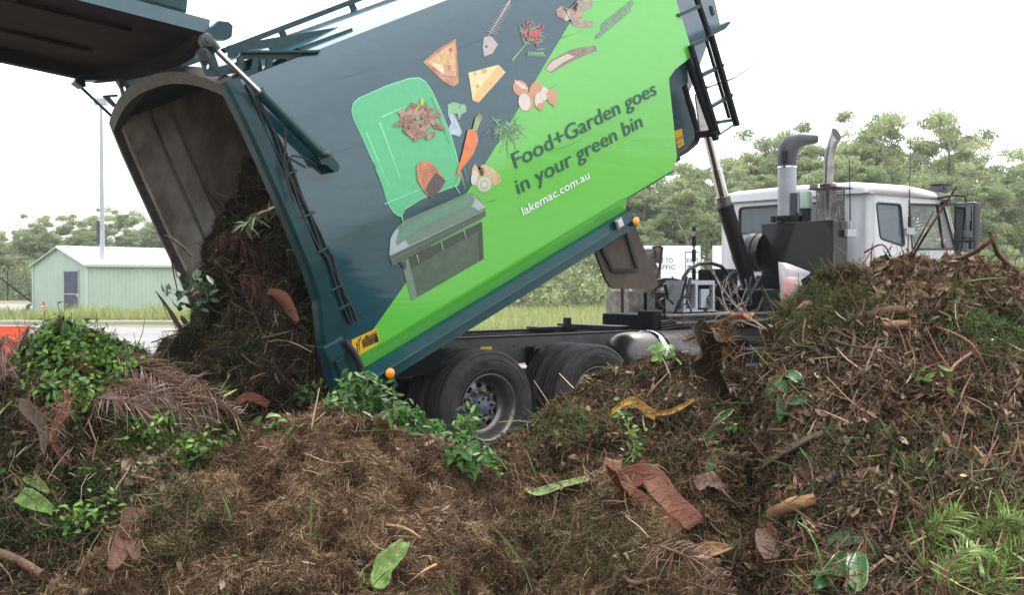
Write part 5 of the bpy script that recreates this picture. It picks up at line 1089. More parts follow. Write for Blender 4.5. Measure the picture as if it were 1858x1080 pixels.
def strands(P, Nn, L_, W_, col, r, lift=.25, bend=.3, dirb=None, nseg=2):
    """curved blades lying along the surface"""
    n = len(P); t = r.normal(size=(n, 3))
    if dirb is not None: t = t * .5 + dirb * 1.2
    t = norm(t - Nn * (t * Nn).sum(1)[:, None]); s = norm(np.cross(t, Nn)); t = norm(t + Nn * (r.random((n, 1)) * 1.3 - .25) * lift * 2)
    W_ = W_[:, None]; L_ = L_[:, None]; b_ = s * r.normal(size=(n, 1)) * bend - Nn * np.abs(r.normal(size=(n, 1))) * bend * .5 ; tw = norm(s + Nn * r.normal(size=(n, 1)) * .7); V_ = []
    P = P + Nn * r.uniform(-.006, .022, (n, 1)) - t * L_ * .4
    for q in np.linspace(0, 1, nseg + 1):
        c = P + t * L_ * q + b_ * L_ * q * q; wd = W_ * (.35 + .65 * math.sin(math.pi * (.15 + .7 * q))); V_ += [c - tw * wd, c + tw * wd]
    V_ = np.stack(V_, 1); m = V_.shape[1]; base = np.arange(n)[:, None] * m
    Fs = np.concatenate([base + np.array([2 * i, 2 * i + 1, 2 * i + 3, 2 * i + 2]) for i in range(nseg)], 1).reshape(-1, 4); return V_.reshape(-1, 3), Fs, np.repeat(col, m, 0)
def leaves(P, Nn, L_, W_, col, r, lift=.5):
    """pointed oval leaves folded along the midrib: 2 quads + 2 tips as quads"""
    n = len(P); t = r.normal(size=(n, 3)); t = norm(t - Nn * (t * Nn).sum(1)[:, None]); nn = norm(Nn + r.normal(size=(n, 3)) * lift); t = norm(t - nn * (t * nn).sum(1)[:, None]); s = np.cross(t, nn); L_ = L_[:, None]; W_ = W_[:, None]; cv = r.uniform(-.15, .35, (n, 1))
    P = P + Nn * r.uniform(.0, .03, (n, 1)); z = lambda q: nn * (-cv * q * q * L_)
    A = P - t * L_ * .5 + z(-.5); B_ = P - t * L_ * .15 + s * W_ + nn * W_ * .35; Cc = P - t * L_ * .15 - s * W_ + nn * W_ * .35; D_ = P - t * L_ * .1; E_ = P + t * L_ * .2 + s * W_ * .85 + nn * W_ * .3 + z(.25); F_ = P + t * L_ * .2 - s * W_ * .85 + nn * W_ * .3 + z(.25); G_ = P + t * L_ * .22 + z(.25); H_ = P + t * L_ * .55 + z(.6)
    V_ = np.stack([A, B_, Cc, D_, E_, F_, G_, H_], 1); base = np.arange(n)[:, None] * 8
    Fs = np.concatenate([base + np.array(q) for q in ([0, 3, 1, 1], [0, 2, 3, 3], [3, 6, 4, 1], [3, 2, 5, 6], [6, 7, 4, 4], [6, 5, 7, 7])], 1).reshape(-1, 4)
    return V_.reshape(-1, 3), Fs, np.repeat(col, 8, 0)
def twigs(P, Nn, L_, W_, col, r, lift=.35):
    n = len(P); t = r.normal(size=(n, 3)); t = norm(t - Nn * (t * Nn).sum(1)[:, None] + Nn * r.uniform(-.1, 1, (n, 1)) * lift); s = norm(np.cross(t, Nn)); u = np.cross(s, t); V_ = []; L_ = L_[:, None]; W_ = W_[:, None]; b_ = s * r.normal(size=(n, 1)) * .12 + u * r.normal(size=(n, 1)) * .1
    for q in (0, .5, 1):
        c = P + Nn * .015 + t * L_ * (q - .4) + b_ * L_ * q * q
        for a in (0, 2.094, 4.189): V_.append(c + (s * math.cos(a) + u * math.sin(a)) * W_ * (1 - .6 * q))
    V_ = np.stack(V_, 1); base = np.arange(n)[:, None] * 9
    Fs = np.concatenate([base + np.array([i * 3 + j, i * 3 + (j + 1) % 3, (i + 1) * 3 + (j + 1) % 3, (i + 1) * 3 + j]) for i in range(2) for j in range(3)], 1).reshape(-1, 4); return V_.reshape(-1, 3), Fs, np.repeat(col, 9, 0)
def joinup(parts):
    V_, F_, C_, I_ = [], [], [], []; o = 0
    for (v, f, c), mi in parts: V_.append(v); F_.append(f + o); C_.append(c); I_.append(np.full(len(f), mi)); o += len(v)
    return np.concatenate(V_), np.concatenate(F_), np.concatenate(C_), np.concatenate(I_)
# drab palettes: base colours of dead grass, litter and cuttings
BRN = [(.115, .068, .038), (.15, .092, .050), (.08, .046, .026), (.185, .12, .068), (.045, .026, .016), (.13, .064, .036)]
TAN = [(.25, .175, .10), (.21, .14, .078), (.33, .25, .155), (.17, .10, .055)]
OLV = [(.09, .095, .03), (.12, .12, .045), (.07, .085, .03), (.15, .14, .06)]
GRN = [(.055, .11, .025), (.075, .15, .035), (.04, .085, .02), (.10, .17, .05)]
RED = [(.17, .07, .045), (.13, .05, .035), (.21, .10, .06)]
DRY = [(.24, .155, .09), (.19, .11, .06), (.30, .21, .13), (.14, .08, .05), (.33, .25, .17)]
DBR = [(.075, .040, .022), (.10, .055, .03), (.055, .03, .018), (.085, .04, .026)]
DGR = [(.04, .08, .014), (.055, .11, .02), (.028, .06, .012)]
DRK = [(.022, .015, .010), (.034, .023, .014), (.018, .015, .009), (.03, .03, .012)]  # wet litter tone, also standing in for shaded pockets in the heaps
def px_of(P):
    Pz = P - CAMP; D_ = Pz[:, 1] * CP - Pz[:, 2] * SP_; U_ = Pz[:, 2] * CP + Pz[:, 1] * SP_; return 929 + F * Pz[:, 0] / D_, 540 - F * U_ / D_
def mixcol(P, r, sets, wts, sc_=2.2, seed=3):
    """choose a palette per clump so colours come in patches"""
    n = len(P); f = fbm(P[:, 0] * sc_, P[:, 1] * sc_, seed, 3, z=P[:, 2] * sc_) + r.normal(size=n) * .07; q = np.argsort(np.argsort(f)) / n; cw = np.cumsum(wts) / np.sum(wts); k = np.searchsorted(cw, q); k = np.clip(k, 0, len(sets) - 1); out_ = np.zeros((n, 3))
    for i, s in enumerate(sets):
        m = k == i; out_[m] = pal_pick(s, m.sum(), r, .8, 1.2) * np.exp(r.normal(size=(m.sum(), 1)) * .42)
    return out_
ONE = lambda n, a, b_, r: r.uniform(a, b_, n)
MATS = [M['soil'], M['straw'], M['dryleaf'], M['leafm'], M['bark']]
def finish(name, k, parts, label, cat="heap"):
    P, Q_ = heap[k]; base = (P, Q_, np.full((len(P), 3), .05)); V_, F_, C_, I_ = joinup([(base, 0)] + parts)
    return np_mesh(name, V_, F_, MATS, C_, I_, kind="stuff", label=label)
r = np.random.default_rng(77); QS = 1.0
def litter(k, n_s, L0, L1, w0, w1, sets, wts, n_l=0, lsets=(DRY,), lw=(1,), n_t=0, n_big=0, lift=.25, seed=3, wfn=None, bend=.3):
    out_ = []
    p, nn = sample(k, int(n_s * QS), r, wfn); c = mixcol(p, r, sets, wts, 3.4, seed); n = len(p)
    fl = np.stack([fbm(p[:, 0] * 7, p[:, 1] * 7, 301 + j * 10, 2, z=p[:, 2] * 7) - .5 for j in range(3)], 1); fl = norm(fl) * .75
    out_.append((strands(p, nn, ONE(n, L0, L1, r), ONE(n, w0, w1, r), c, r, lift, bend, fl), 1))
    if n_l: p, nn = sample(k, n_l, r, wfn); n = len(p); out_.append((leaves(p, nn, ONE(n, .025, .07, r), ONE(n, .006, .014, r), mixcol(p, r, lsets, lw, 2, seed + 1), r, .7), 2))
    if n_t: p, nn = sample(k, n_t, r, wfn); n = len(p); out_.append((twigs(p, nn, r.uniform(.08, .32, n), r.uniform(.0015, .005, n), pal_pick([(.12, .085, .055), (.20, .15, .10), (.08, .052, .036), (.13, .075, .05)], n, r), r, .35), 2))
    if n_big: p, nn = sample(k, n_big, r, wfn); n = len(p); out_.append((strands(p, nn, r.uniform(.15, .45, n), r.uniform(.003, .006, n), mixcol(p, r, [GRN, DRY, RED, TAN], (.35, .3, .2, .15), 1.6, seed + 4), r, .35, .35, nseg=4), 2))
    return out_
PT = {}
PT['centre'] = litter('centre', 270000, .025, .095, .0006, .0015, [BRN, TAN, BRN, DRK, DBR, BRN, TAN, BRN], (.2, .16, .16, .14, .14, .10, .05, .05), 500, (DRY, TAN), (1, 1), 700, 120, .45, 3)
PT['middle'] = litter('middle', 90000, .025, .09, .0010, .0026, [BRN, DRK, OLV, BRN, DRK, DBR], (.22, .15, .12, .13, .2, .2), 3500, (DRY, OLV, RED), (1, .5, .4), 900, 350, .45, 13)
PT['right'] = litter('right', 110000, .03, .10, .0012, .0030, [DBR, OLV, DRK, BRN, DRK, TAN, DRK], (.18, .14, .18, .16, .12, .08, .14), 12000, (DRY, TAN, OLV, DRY, RED), (.8, .6, .35, .8, .15), 8000, 3000, .55, 23)
PT['left'] = litter('left', 80000, .03, .10, .0012, .0028, [DRK, DBR, DRK, OLV, DRK, DBR, DGR], (.30, .12, .18, .06, .16, .08, .10), 2500, (DRY, GRN, OLV), (.6, .7, .6), 1500, 900, .5, 33)  # darker cuttings than the centre; the extra DRK stands in for shade
PT['spill'] = litter('spill', 80000, .04, .16, .0014, .0032, [DRK, DRK, DGR, DBR, DRK], (.3, .25, .16, .17, .12), 2500, (DRY, OLV, DGR), (.25, .4, .3), 2600, 2200, .75, 43)
PT['floor'] = litter('floor', 60000, .02, .08, .0012, .0028, [DRK, DBR, DGR, DBR], (.35, .3, .15, .2), 3000, (DRY, TAN), (1, .5), 900, 300, .4, 53)
# clumps of green cuttings: regions picked on the real surface
def near_px(cx, cy, rx, ry, pw=1.0):
    def f(cen):
        X_, Y_ = px_of(cen); return np.exp(-(((X_ - cx) / rx) ** 2 + ((Y_ - cy) / ry) ** 2) ** 2) + 1e-9
    return f
VG = [(.05, .14, .025), (.075, .19, .035), (.04, .11, .02), (.10, .22, .05), (.06, .15, .04)]
PT['right'] += [(strands(*sample('right', 6000, r, near_px(1480, 545, 110, 55)), ONE(6000, .05, .16, r), ONE(6000, .0015, .0035, r), pal_pick(OLV + DGR + [(.12, .14, .07)], 6000, r), r, .6, .35), 2),
  (strands(*sample('right', 5000, r, near_px(1790, 1010, 130, 90)), ONE(5000, .06, .2, r), ONE(5000, .002, .0045, r), pal_pick([(.16, .24, .04), (.22, .30, .06), (.12, .2, .04)], 5000, r), r, .9, .3), 3),
  (strands(*sample('right', 3500, r, near_px(1810, 600, 70, 60)), ONE(3500, .06, .16, r), ONE(3500, .0015, .003, r), pal_pick(GRN, 3500, r), r, .7, .35), 2),
  (leaves(*sample('right', 2600, r, near_px(1730, 510, 160, 55)), ONE(2600, .05, .11, r), ONE(2600, .010, .020, r), pal_pick(DRY, 2600, r, .6, 1.4), r, .8), 2)]
PT['left'] += [(strands(*sample('left', 16000, r, near_px(340, 800, 110, 70)), ONE(16000, .02, .06, r), ONE(16000, .0012, .0028, r), pal_pick([(.085, .14, .025), (.12, .18, .035), (.06, .105, .02)], 16000, r), r, .7, .3), 2),
  (strands(*sample('left', 9000, r, near_px(160, 930, 170, 60)), ONE(9000, .03, .09, r), ONE(9000, .0015, .0035, r), pal_pick([(.03, .085, .012), (.05, .12, .018), (.022, .06, .01)], 9000, r), r, .7, .3), 3),
  (leaves(*sample('right', 1500, r, near_px(1560, 800, 260, 160)), ONE(1500, .05, .11, r), ONE(1500, .008, .018, r), pal_pick(DRY + RED, 1500, r, .6, 1.4), r, .8), 2),
  (leaves(*sample('left', 900, r, near_px(285, 860, 60, 40)), ONE(900, .05, .09, r), ONE(900, .010, .019, r), pal_pick(DRY, 900, r), r, .7), 2)]
PT['middle'] += [(strands(*sample('middle', 2600, r, near_px(1030, 770, 75, 30)), ONE(2600, .04, .12, r), ONE(2600, .0015, .003, r), pal_pick([(.14, .17, .05), (.19, .2, .08), (.09, .13, .04)], 2600, r), r, .7, .35), 2)]
PT['centre'] += [(strands(*sample('centre', 5000, r, near_px(1080, 1000, 150, 90)), ONE(5000, .03, .10, r), ONE(5000, .0012, .0028, r), pal_pick(OLV + [(.16, .16, .06)], 5000, r), r, .7, .35), 2),
  (strands(*sample('centre', 5000, r, near_px(330, 950, 90, 70)), ONE(5000, .03, .09, r), ONE(5000, .0012, .0025, r), pal_pick(DGR + DRK, 5000, r), r, .7, .35), 2)]
for k in ('centre', 'middle', 'right', 'left'): finish("green_waste_heap", k, PT[k], LAB[k])
finish("tipped_load", 'spill', PT['spill'], "dark wet green waste sliding out of the open body"); finish("litter_floor", 'floor', PT['floor'], "trodden litter between the heaps")
# ray caster on all the heaps, for things lying on them
BV = []
for k, (P, Q_) in heap.items(): BV.append((k, BVHTree.FromPolygons([tuple(p) for p in P], [tuple(int(i) for i in q) for q in Q_])))
def on(x, y, only=None):
    o = Vector((0, 0, H0)); d = ray(x, y).normalized(); best = None
    for k, t in BV:
        if only and k != only: continue
        h = t.ray_cast(o, d)
        if h[0] is not None and (best is None or h[3] < best[3]): best = h
    if best is None: return None
    n = best[1] if best[1].dot(d) < 0 else -best[1]; return best[0], n
# ================================================================= THINGS LYING ON THE HEAPS
def surf(x, y, lift=0):
    h = on(x, y)
    if h is None: h = (at(x, y, 6), Vector((0, -1, 0)))
    n = (h[1] + Vector((0, -.5, .5))).normalized(); return h[0] + n * lift, n
def catmull(P, m=6):
    out_ = []; Q_ = [P[0]] + list(P) + [P[-1]]
    for i in range(1, len(Q_) - 2):
        for k in range(m):
            t = k / m; a, b_, c, d = Q_[i - 1:i + 3]; out_.append(.5 * ((2 * b_) + (c - a) * t + (2 * a - 5 * b_ + 4 * c - d) * t * t + (3 * b_ - a - 3 * c + d) * t ** 3))
    return out_ + [P[-1]]
M['husk'] = mat("palm_sheath", (.23, .085, .048), rough=.55, col2=(.13, .045, .026), vscale=16, bump=.5, bscale=40, stretch=(1, 1, 5), spec=.25)
M['huskd'] = mat("dark_husk", (.06, .022, .014), rough=.6, col2=(.11, .05, .03), vscale=14, bump=.6, bscale=40, stretch=(5, 1, 1), spec=.25)
M['barkg'] = mat("weathered_bark", (.13, .09, .065), rough=.85, spec=.15, col2=(.07, .05, .038), vscale=18, bump=.8, bscale=35, stretch=(3, 3, 1))
M['tanleaf'] = mat("tan_dry_leaf", (.24, .13, .06), rough=.7, spec=.2, col2=(.13, .07, .035), vscale=12, bump=.3, bscale=30)
M['orleaf'] = mat("orange_dry_leaf", (.36, .15, .045), rough=.6, spec=.25, col2=(.20, .08, .035), vscale=14, bump=.3, bscale=30)
M['yelleaf'] = mat("yellow_leaf", (.55, .36, .03), rough=.45, col2=(.40, .16, .03), vscale=10, bump=.2)
M['paleleaf'] = mat("pale_green_leaf", (.20, .34, .07), rough=.55, spec=.3, col2=(.38, .46, .22), vscale=14, bump=.5, bscale=30, trans=.15)
M['cabbage'] = mat("cabbage_leaf", (.09, .19, .022), rough=.6, spec=.25, col2=(.22, .32, .10), vscale=20, bump=.9, bscale=26, trans=.15)
M['dgleaf'] = mat("dark_glossy_leaf", (.015, .07, .015), rough=.35, col2=(.03, .11, .025), vscale=8, spec=.35)
M['pinkbark'] = mat("pink_bark", (.32, .21, .16), rough=.7, spec=.2, col2=(.2, .12, .09), vscale=8, bump=.3)
M['cutwood'] = mat("cut_timber", (.42, .25, .11), rough=.7, col2=(.27, .13, .05), vscale=14, bump=.4, bscale=40, stretch=(1, 1, 5))
M['stick'] = mat("brown_stick", (.09, .045, .026), rough=.8, spec=.15, col2=(.18, .11, .07), vscale=20, bump=.5)
M['pales'] = mat("bleached_twig", (.38, .33, .27), rough=.8, col2=(.25, .2, .15), vscale=20)
M['aub'] = mat("aubergine_skin", (.045, .012, .018), rough=.4, var=.4)
M['film'] = mat("clear_plastic", (.7, .7, .72), rough=.2, alpha=.38, bump=.5, bscale=14)
M['redbag'] = mat("red_packet", (.62, .10, .07), rough=.5, col2=(.5, .2, .15), vscale=18)
STREW = []
def ribbon(name, path, widths, m, cup=.25, th=.004, label=None, cat=None, face=None, parent=None, wave=0, fibres=False):
    """a curved strip (leaf, bark, sheath) following points given as (column, row, lift)"""
    S = [surf(x, y, l) for x, y, l in path]; O_ = Vector((0, 0, H0)); ts = np.array([(s[0] - O_).length for s in S]); ln = np.linspace(ts[0], ts[-1], len(ts)); ln = ln - min(.3, max(0, float((ln - ts).max())))
    nm_ = sum((s[1] for s in S), Vector()).normalized(); S = [(O_ + (s[0] - O_).normalized() * float(l), (s[1] * .3 + nm_ * .7).normalized()) for s, l in zip(S, ln)]; P = catmull([s[0] for s in S]); Nn = catmull([s[1] for s in S]); n = len(P); V_ = []; fs = []; K = 19 if fibres else 9
    ws = np.interp(np.linspace(0, 1, n), np.linspace(0, 1, len(widths)), widths) * .88; rj = random.Random(int(path[0][0] * 3 + path[0][1])); ws = [w_ * (1 + .07 * math.sin(i * .9 + rj.random() * .3)) for i, w_ in enumerate(ws)]
    STREW.extend([(P[i], Nn[i], max(widths)) for i in range(n)])
    for i in range(n):
        t = (P[min(i + 1, n - 1)] - P[max(i - 1, 0)]).normalized(); nn = Vector(face) if face else Nn[i].copy(); s = t.cross(nn).normalized(); nn = s.cross(t)
        for sgn in (1, -1):
            for k in range(K): q = 2 * k / (K - 1) - 1; V_.append(P[i] + s * (q * ws[i] / 2) + nn * (cup * ws[i] * (q * q - .5) * 1.0 + wave * ws[i] * (math.sin(i * 1.3 + q * 2) + .8 * math.sin(i * 2.9 - q * 5)) + (.003 if k % 2 and fibres else 0) + sgn * th / 2))
    R_ = 2 * K
    for i in range(n - 1):
        for k in range(K - 1): a = i * R_ + k; fs += [(a, a + 1, a + 1 + R_, a + R_), (a + K + 1, a + K, a + K + R_, a + K + 1 + R_)]
        for k in (0, K - 1): a = i * R_ + k; fs.append((a, a + K, a + K + R_, a + R_))
    for i in (0, n - 1):
        for k in range(K - 1): a = i * R_ + k; fs.append((a, a + K, a + K + 1, a + 1))
    b = MB(); b.add(V_, fs, m, True); return b.build(name, parent, label=label, cat=cat)
def leafset(pts, nrm, L_, W_, col, r, dirs=None, m='leafm'):
    """leaves at given points; returns arrays"""
    P = np.array(pts); Nn = np.array(nrm); n = len(P); return leaves(P, Nn, L_, W_, col, r, .45)
def cutting(name, path, n, Ls, pal, spread, label, cat="cutting", group=None, stem='stick', wr=.38, rs=.004, hang=0, up=.03):
    """a leafy cut branch: stem following the heap, leaves spread around it"""
    S = [surf(x, y, l) for x, y, l in path]; P = catmull([s[0] for s in S], 5); Nn = catmull([s[1] for s in S], 5); e = empty(name, P[0], label=label, cat=cat, group=group); b = MB(); loc = P[0]
    b.tube([p - loc for p in P], [rs * (1 - .6 * i / len(P)) for i in range(len(P))], stem, 5)
    rn = random.Random(int(path[0][0] * 7 + path[0][1])); pts, nr = [], []
    for i in range(n):
        k = rn.randrange(len(P)); d = Vector((rn.gauss(0, 1), rn.gauss(0, 1), rn.gauss(0, .8))).normalized() * spread * rn.random() ** .6; q = P[k] + d + Nn[k] * (abs(rn.gauss(0, up))); pts.append(q - loc); nr.append((Nn[k] * .8 + d.normalized() * .5 + Vector((0, -.2, .3))).normalized())
        if i % 4 == 0: b.tube([P[k] - loc, q - loc], [rs * .5, rs * .3], stem, 4, cap=False)
    b.build("stem", e); r_ = np.random.default_rng(n + int(path[0][0])); N_ = len(pts)
    V_, F_, C_ = leaves(np.array(pts), np.array(nr), r_.uniform(Ls * .7, Ls * 1.3, N_), r_.uniform(Ls * wr * .38, Ls * wr * .55, N_), pal_pick(pal, N_, r_, .6, 1.5), r_, .55)
    np_mesh("leaves", V_, F_, [M['leafm']], C_, parent=e); return e
VINE = [(.035, .11, .012), (.055, .15, .016), (.025, .08, .010), (.08, .20, .022), (.10, .18, .05)]
vp = [[(545,722,.02),(575,712,.05),(610,705,.06)], [(570,738,.02),(610,722,.05),(650,712,.07)], [(600,745,.03),(640,735,.05),(680,725,.07)], [(640,700,.08),(665,705,.09),(700,722,.06)], [(650,748,.02),(690,740,.05),(730,742,.06)], [(690,770,.02),(720,762,.04),(750,758,.06)], [(720,760,.03),(755,765,.05),(790,778,.06)], [(745,790,.02),(780,792,.04),(815,795,.06)], [(790,800,.02),(820,805,.05),(850,815,.06)], [(820,830,.02),(835,845,.04),(850,862,.04)], [(840,850,.02),(862,855,.04),(895,860,.05)], [(846,800,.03),(852,785,.10),(852,765,.16)], [(835,825,.03),(860,830,.05),(880,838,.04)]]
nm = ["left end of the vine strip", "just right of the strip's left end", "above the brown mound's left shoulder", "highest on the crest of the brown mound", "below the crest of the brown mound", "on the slope left of the rear wheel", "beside the left edge of the rear tyre", "in the middle of the strip under the tyre", "under the rear wheel rim", "hanging lowest on the mound", "right end of the vine strip", "standing upright against the wheel rim", "lying across the clippings below the rim"]
for p, s in zip(vp, nm): cutting("vine_cutting", p, 88, .058, VINE, .075, "glossy green vine cutting, " + s, group="green vine cuttings along the centre heap")
BR = [(.07, .17, .016), (.12, .24, .028), (.05, .12, .014), (.18, .30, .045), (.07, .15, .018)]
lp = [([(75,640,.01),(100,612,.03),(120,590,.05)], "sticking up at the top of the left heap"), ([(130,600,.02),(165,612,.04),(200,630,.04)], "arching over the left heap's right shoulder"), ([(50,680,.01),(80,665,.03),(115,655,.03)], "on the far left flank of the left heap"), ([(110,650,.02),(150,650,.03),(190,660,.03)], "in the middle of the green crown"), ([(140,625,.03),(180,650,.03),(225,672,.02)], "trailing right toward the palm strands"), ([(60,715,.01),(95,702,.03),(130,700,.03)], "lowest on the left flank"), ([(150,695,.02),(185,700,.03),(225,700,.02)], "low under the green crown"), ([(95,615,.03),(145,628,.04),(175,640,.04)], "on the brow of the left heap"), ([(175,735,.01),(205,720,.02),(240,702,.02)], "beside the tan bark scrap"), ([(60,650,.01),(85,635,.03),(100,618,.03)], "on the upper left edge of the green crown"), ([(200,640,.01),(225,655,.02),(250,680,.02)], "at the right end of the green crown"), ([(120,730,.01),(150,722,.03),(175,720,.02)], "hanging low in the middle of the left heap"), ([(250,790,.01),(285,780,.03),(320,770,.03)], "below the palm strands on the left heap"), ([(330,830,.01),(365,815,.03),(400,800,.03)], "at the right foot of the left heap"), ([(110,960,.01),(150,945,.03),(190,935,.03)], "low between left and centre heaps")]
for p, s in lp: cutting("shrub_cutting", p, 150, .046, BR, .12, "bright green small-leaved cutting " + s, group="fresh green shrub cuttings on the left heap", wr=.55, up=.012)
# big dark leaves on the right heap
def bigleaves(name, items, m, label, w_=.07, cat="leafy cutting"):
    e = empty(name, surf(*items[0][0])[0], label=label, cat=cat); bpy.context.view_layer.update()
    for it in items:
        o = ribbon("leaf", it, [.01, w_ * .8, w_, w_ * .75, .012], m, .12, .002); o.data.transform(Matrix.Translation(-e.location)); o.parent = e
    return e
bigleaves("rubber_plant_cutting", [[(1418,690,.02),(1428,705,.07),(1436,725,.06)], [(1425,690,.02),(1412,712,.07),(1412,738,.05)], [(1425,695,.03),(1440,695,.07),(1455,705,.04)], [(1420,720,.03),(1428,745,.06),(1424,770,.04)], [(1430,730,.02),(1445,735,.05),(1462,730,.03)]], 'dgleaf', "cutting with big dark glossy leaves on the left face of the tall right heap", .085)
bigleaves("broad_leaf_cutting", [[(1480,1075,.03),(1500,1040,.07),(1530,1010,.05)], [(1545,1085,.02),(1550,1050,.08),(1540,1012,.06)], [(1560,1085,.03),(1568,1050,.06),(1562,1010,.04)], [(1500,1010,.03),(1530,990,.05),(1570,985,.03)], [(1470,1040,.03),(1495,1055,.05),(1525,1050,.03)]], 'dgleaf', "broad dark green leaves at the bottom edge, right of the pink bark", .11)
bigleaves("oval_leaf_sprig", [[(1275,800,.02),(1288,790,.05),(1302,785,.03)], [(1282,815,.02),(1296,812,.05),(1308,806,.03)], [(1290,775,.02),(1305,762,.06),(1330,748,.04)], [(1320,830,.02),(1335,828,.04),(1345,836,.02)], [(1300,840,.02),(1290,850,.04),(1282,862,.02)]], 'dgleaf', "sprig of dark oval leaves left of the tall right heap's foot", .06)
# sheaths, bark, husks
def rib(name, path, w_, m, label, cat, **k): return ribbon(name, path, w_, m, label=label, cat=cat, **k)
rib("palm_sheath", [(1143,852,.16),(1152,872,.19),(1172,898,.19),(1208,926,.16),(1254,952,.10)], [.10, .13, .145, .15, .12], 'husk', "wide reddish brown palm sheath curling out of the brown heap, upper strip", "palm sheath", cup=.10, fibres=True, face=(.1, -.9, .42))
rib("palm_sheath", [(1118,885,.13),(1130,908,.15),(1155,933,.15),(1198,954,.12),(1248,966,.07)], [.05, .11, .13, .12, .08], 'husk', "narrower reddish palm sheath just under the wide one", "palm sheath", cup=.10, fibres=True, face=(0, -.75, .66))
rib("palm_sheath", [(1185,880,.06),(1205,905,.05),(1245,928,.03)], [.012, .05, .03], 'pinkbark', "pale inner strip of palm sheath lying beside the wide red one", "palm sheath", cup=.2)
rib("palm_husk", [(262,935,.05),(240,950,.10),(222,985,.09),(206,1035,.04)], [.07, .14, .12, .05], 'huskd', "dark red curled palm husk leaning on the left foot of the centre heap", "husk", cup=.35, fibres=True)
rib("palm_husk", [(262,932,.08),(258,960,.11),(256,1000,.08),(250,1025,.04)], [.06, .09, .08, .03], 'huskd', "brown palm husk strip folded over the dark red one", "husk", cup=.3, fibres=True)
rib("palm_husk", [(55,720,.04),(65,750,.10),(82,790,.10),(80,832,.07)], [.07, .09, .07, .02], 'barkg', "mouldy tan palm husk hanging down the face of the left heap", "husk", cup=.3, fibres=True)
rib("palm_husk", [(125,720,.06),(112,760,.08),(108,800,.07),(128,850,.05)], [.02, .05, .04, .01], 'husk', "thin red twisted palm husk hanging beside the tan one", "husk", cup=.5)
rib("bark_sheet", [(1262,598,.02),(1275,640,.12),(1290,680,.12),(1312,722,.04)], [.13, .19, .16, .10], 'barkg', "large grey-brown bark sheet standing on the rise in front of the battery step", "bark", cup=.28, fibres=True)
rib("bark_sheet", [(1300,618,.04),(1312,640,.10),(1318,668,.08)], [.09, .12, .06], 'barkg', "small brown bark sheet leaning behind the large one", "bark", cup=.3)
rib("dry_leaf", [(1238,640,.10),(1275,615,.16),(1310,598,.20),(1343,594,.22)], [.02, .045, .05, .075], 'orleaf', "long curled orange-tan dry leaf sticking up beside the bark sheet", "dry leaf", cup=.4)
rib("dry_leaf", [(1305,612,.15),(1310,630,.14),(1306,655,.10)], [.02, .05, .02], 'orleaf', "short orange dry leaf hanging below the long curled one", "dry leaf", cup=.4)
rib("yellow_leaf", [(1112,752,.05),(1135,738,.09),(1158,744,.09),(1182,766,.05)], [.02, .05, .065, .05], 'yelleaf', "folded yellow strap leaf on the rise right of the rear wheels", "leaf", cup=.3)
rib("yellow_leaf", [(1165,750,.04),(1205,748,.07),(1255,735,.05)], [.03, .035, .025], 'yelleaf', "long narrow yellow leaf pointing right beside the folded one", "leaf", cup=.3)
rib("orange_leaf", [(1108,770,.03),(1122,758,.07),(1135,745,.06)], [.015, .05, .02], 'orleaf', "small orange leaf left of the folded yellow leaf", "leaf", cup=.3)
rib("leek_leaf", [(950,893,.02),(985,896,.04),(1025,886,.05),(1070,876,.04)], [.02, .05, .045, .03], 'paleleaf', "pale green leek leaf lying across the brown clippings", "leaf", cup=.15)
rib("cabbage_leaf", [(690,1072,.02),(700,1050,.08),(722,1028,.10),(740,1002,.07)], [.08, .11, .10, .04], 'cabbage', "crumpled bright cabbage leaf at the bottom centre", "cabbage leaf", cup=.4, wave=.05)
rib("cabbage_leaf", [(640,1072,.02),(655,1060,.05),(668,1058,.04)], [.05, .09, .04], 'cabbage', "flat dull cabbage leaf left of the crumpled one", "cabbage leaf", cup=.2, wave=.06)
rib("cabbage_leaf", [(40,905,.03),(65,912,.07),(95,928,.04)], [.08, .13, .05], 'cabbage', "veined cabbage leaf low on the left heap", "cabbage leaf", cup=.15, wave=.06)
rib("cabbage_leaf", [(60,868,.05),(75,880,.08),(88,905,.05)], [.06, .09, .03], 'cabbage', "curled cabbage leaf above the veined one on the left heap", "cabbage leaf", cup=.5, wave=.05)
rib("bark_curl", [(1255,1015,.04),(1285,1000,.07),(1330,1000,.03)], [.06, .09, .04], 'tanleaf', "smooth tan bark curl below the red palm sheaths", "bark", cup=.3)
rib("bark_curl", [(1388,968,.06),(1385,995,.08),(1400,1025,.05)], [.06, .11, .10], 'pinkbark', "pale pink bark piece standing at the bottom right", "bark", cup=.1)
rib("bark_curl", [(1395,965,.05),(1412,980,.08),(1412,1005,.05)], [.03, .08, .05], 'orleaf', "curled orange-brown bark beside the pale pink piece", "bark", cup=.5, wave=.1)
rib("bark_curl", [(1262,890,.03),(1285,880,.06),(1310,892,.03)], [.06, .10, .04], 'pinkbark', "pale knobbly bark scrap right of the palm sheaths", "bark", cup=.3, wave=.12)
rib("bark_curl", [(140,665,.08),(160,668,.11),(168,690,.06)], [.05, .09, .05], 'tanleaf', "tan bark scrap under the green crown of the left heap", "bark", cup=.2)
rib("terracotta_scrap", [(430,735,.03),(455,728,.08),(492,735,.05)], [.06, .09, .07], 'husk', "dull red palm sheath scrap between the left heap and the tipped load", "scrap", cup=.1)
rib("dark_plank", [(1385,855,.03),(1430,830,.06),(1480,798,.04)], [.05, .06, .05], 'barkg', "flat grey-brown board half buried below the dark glossy leaves", "board", cup=.02, th=.02)
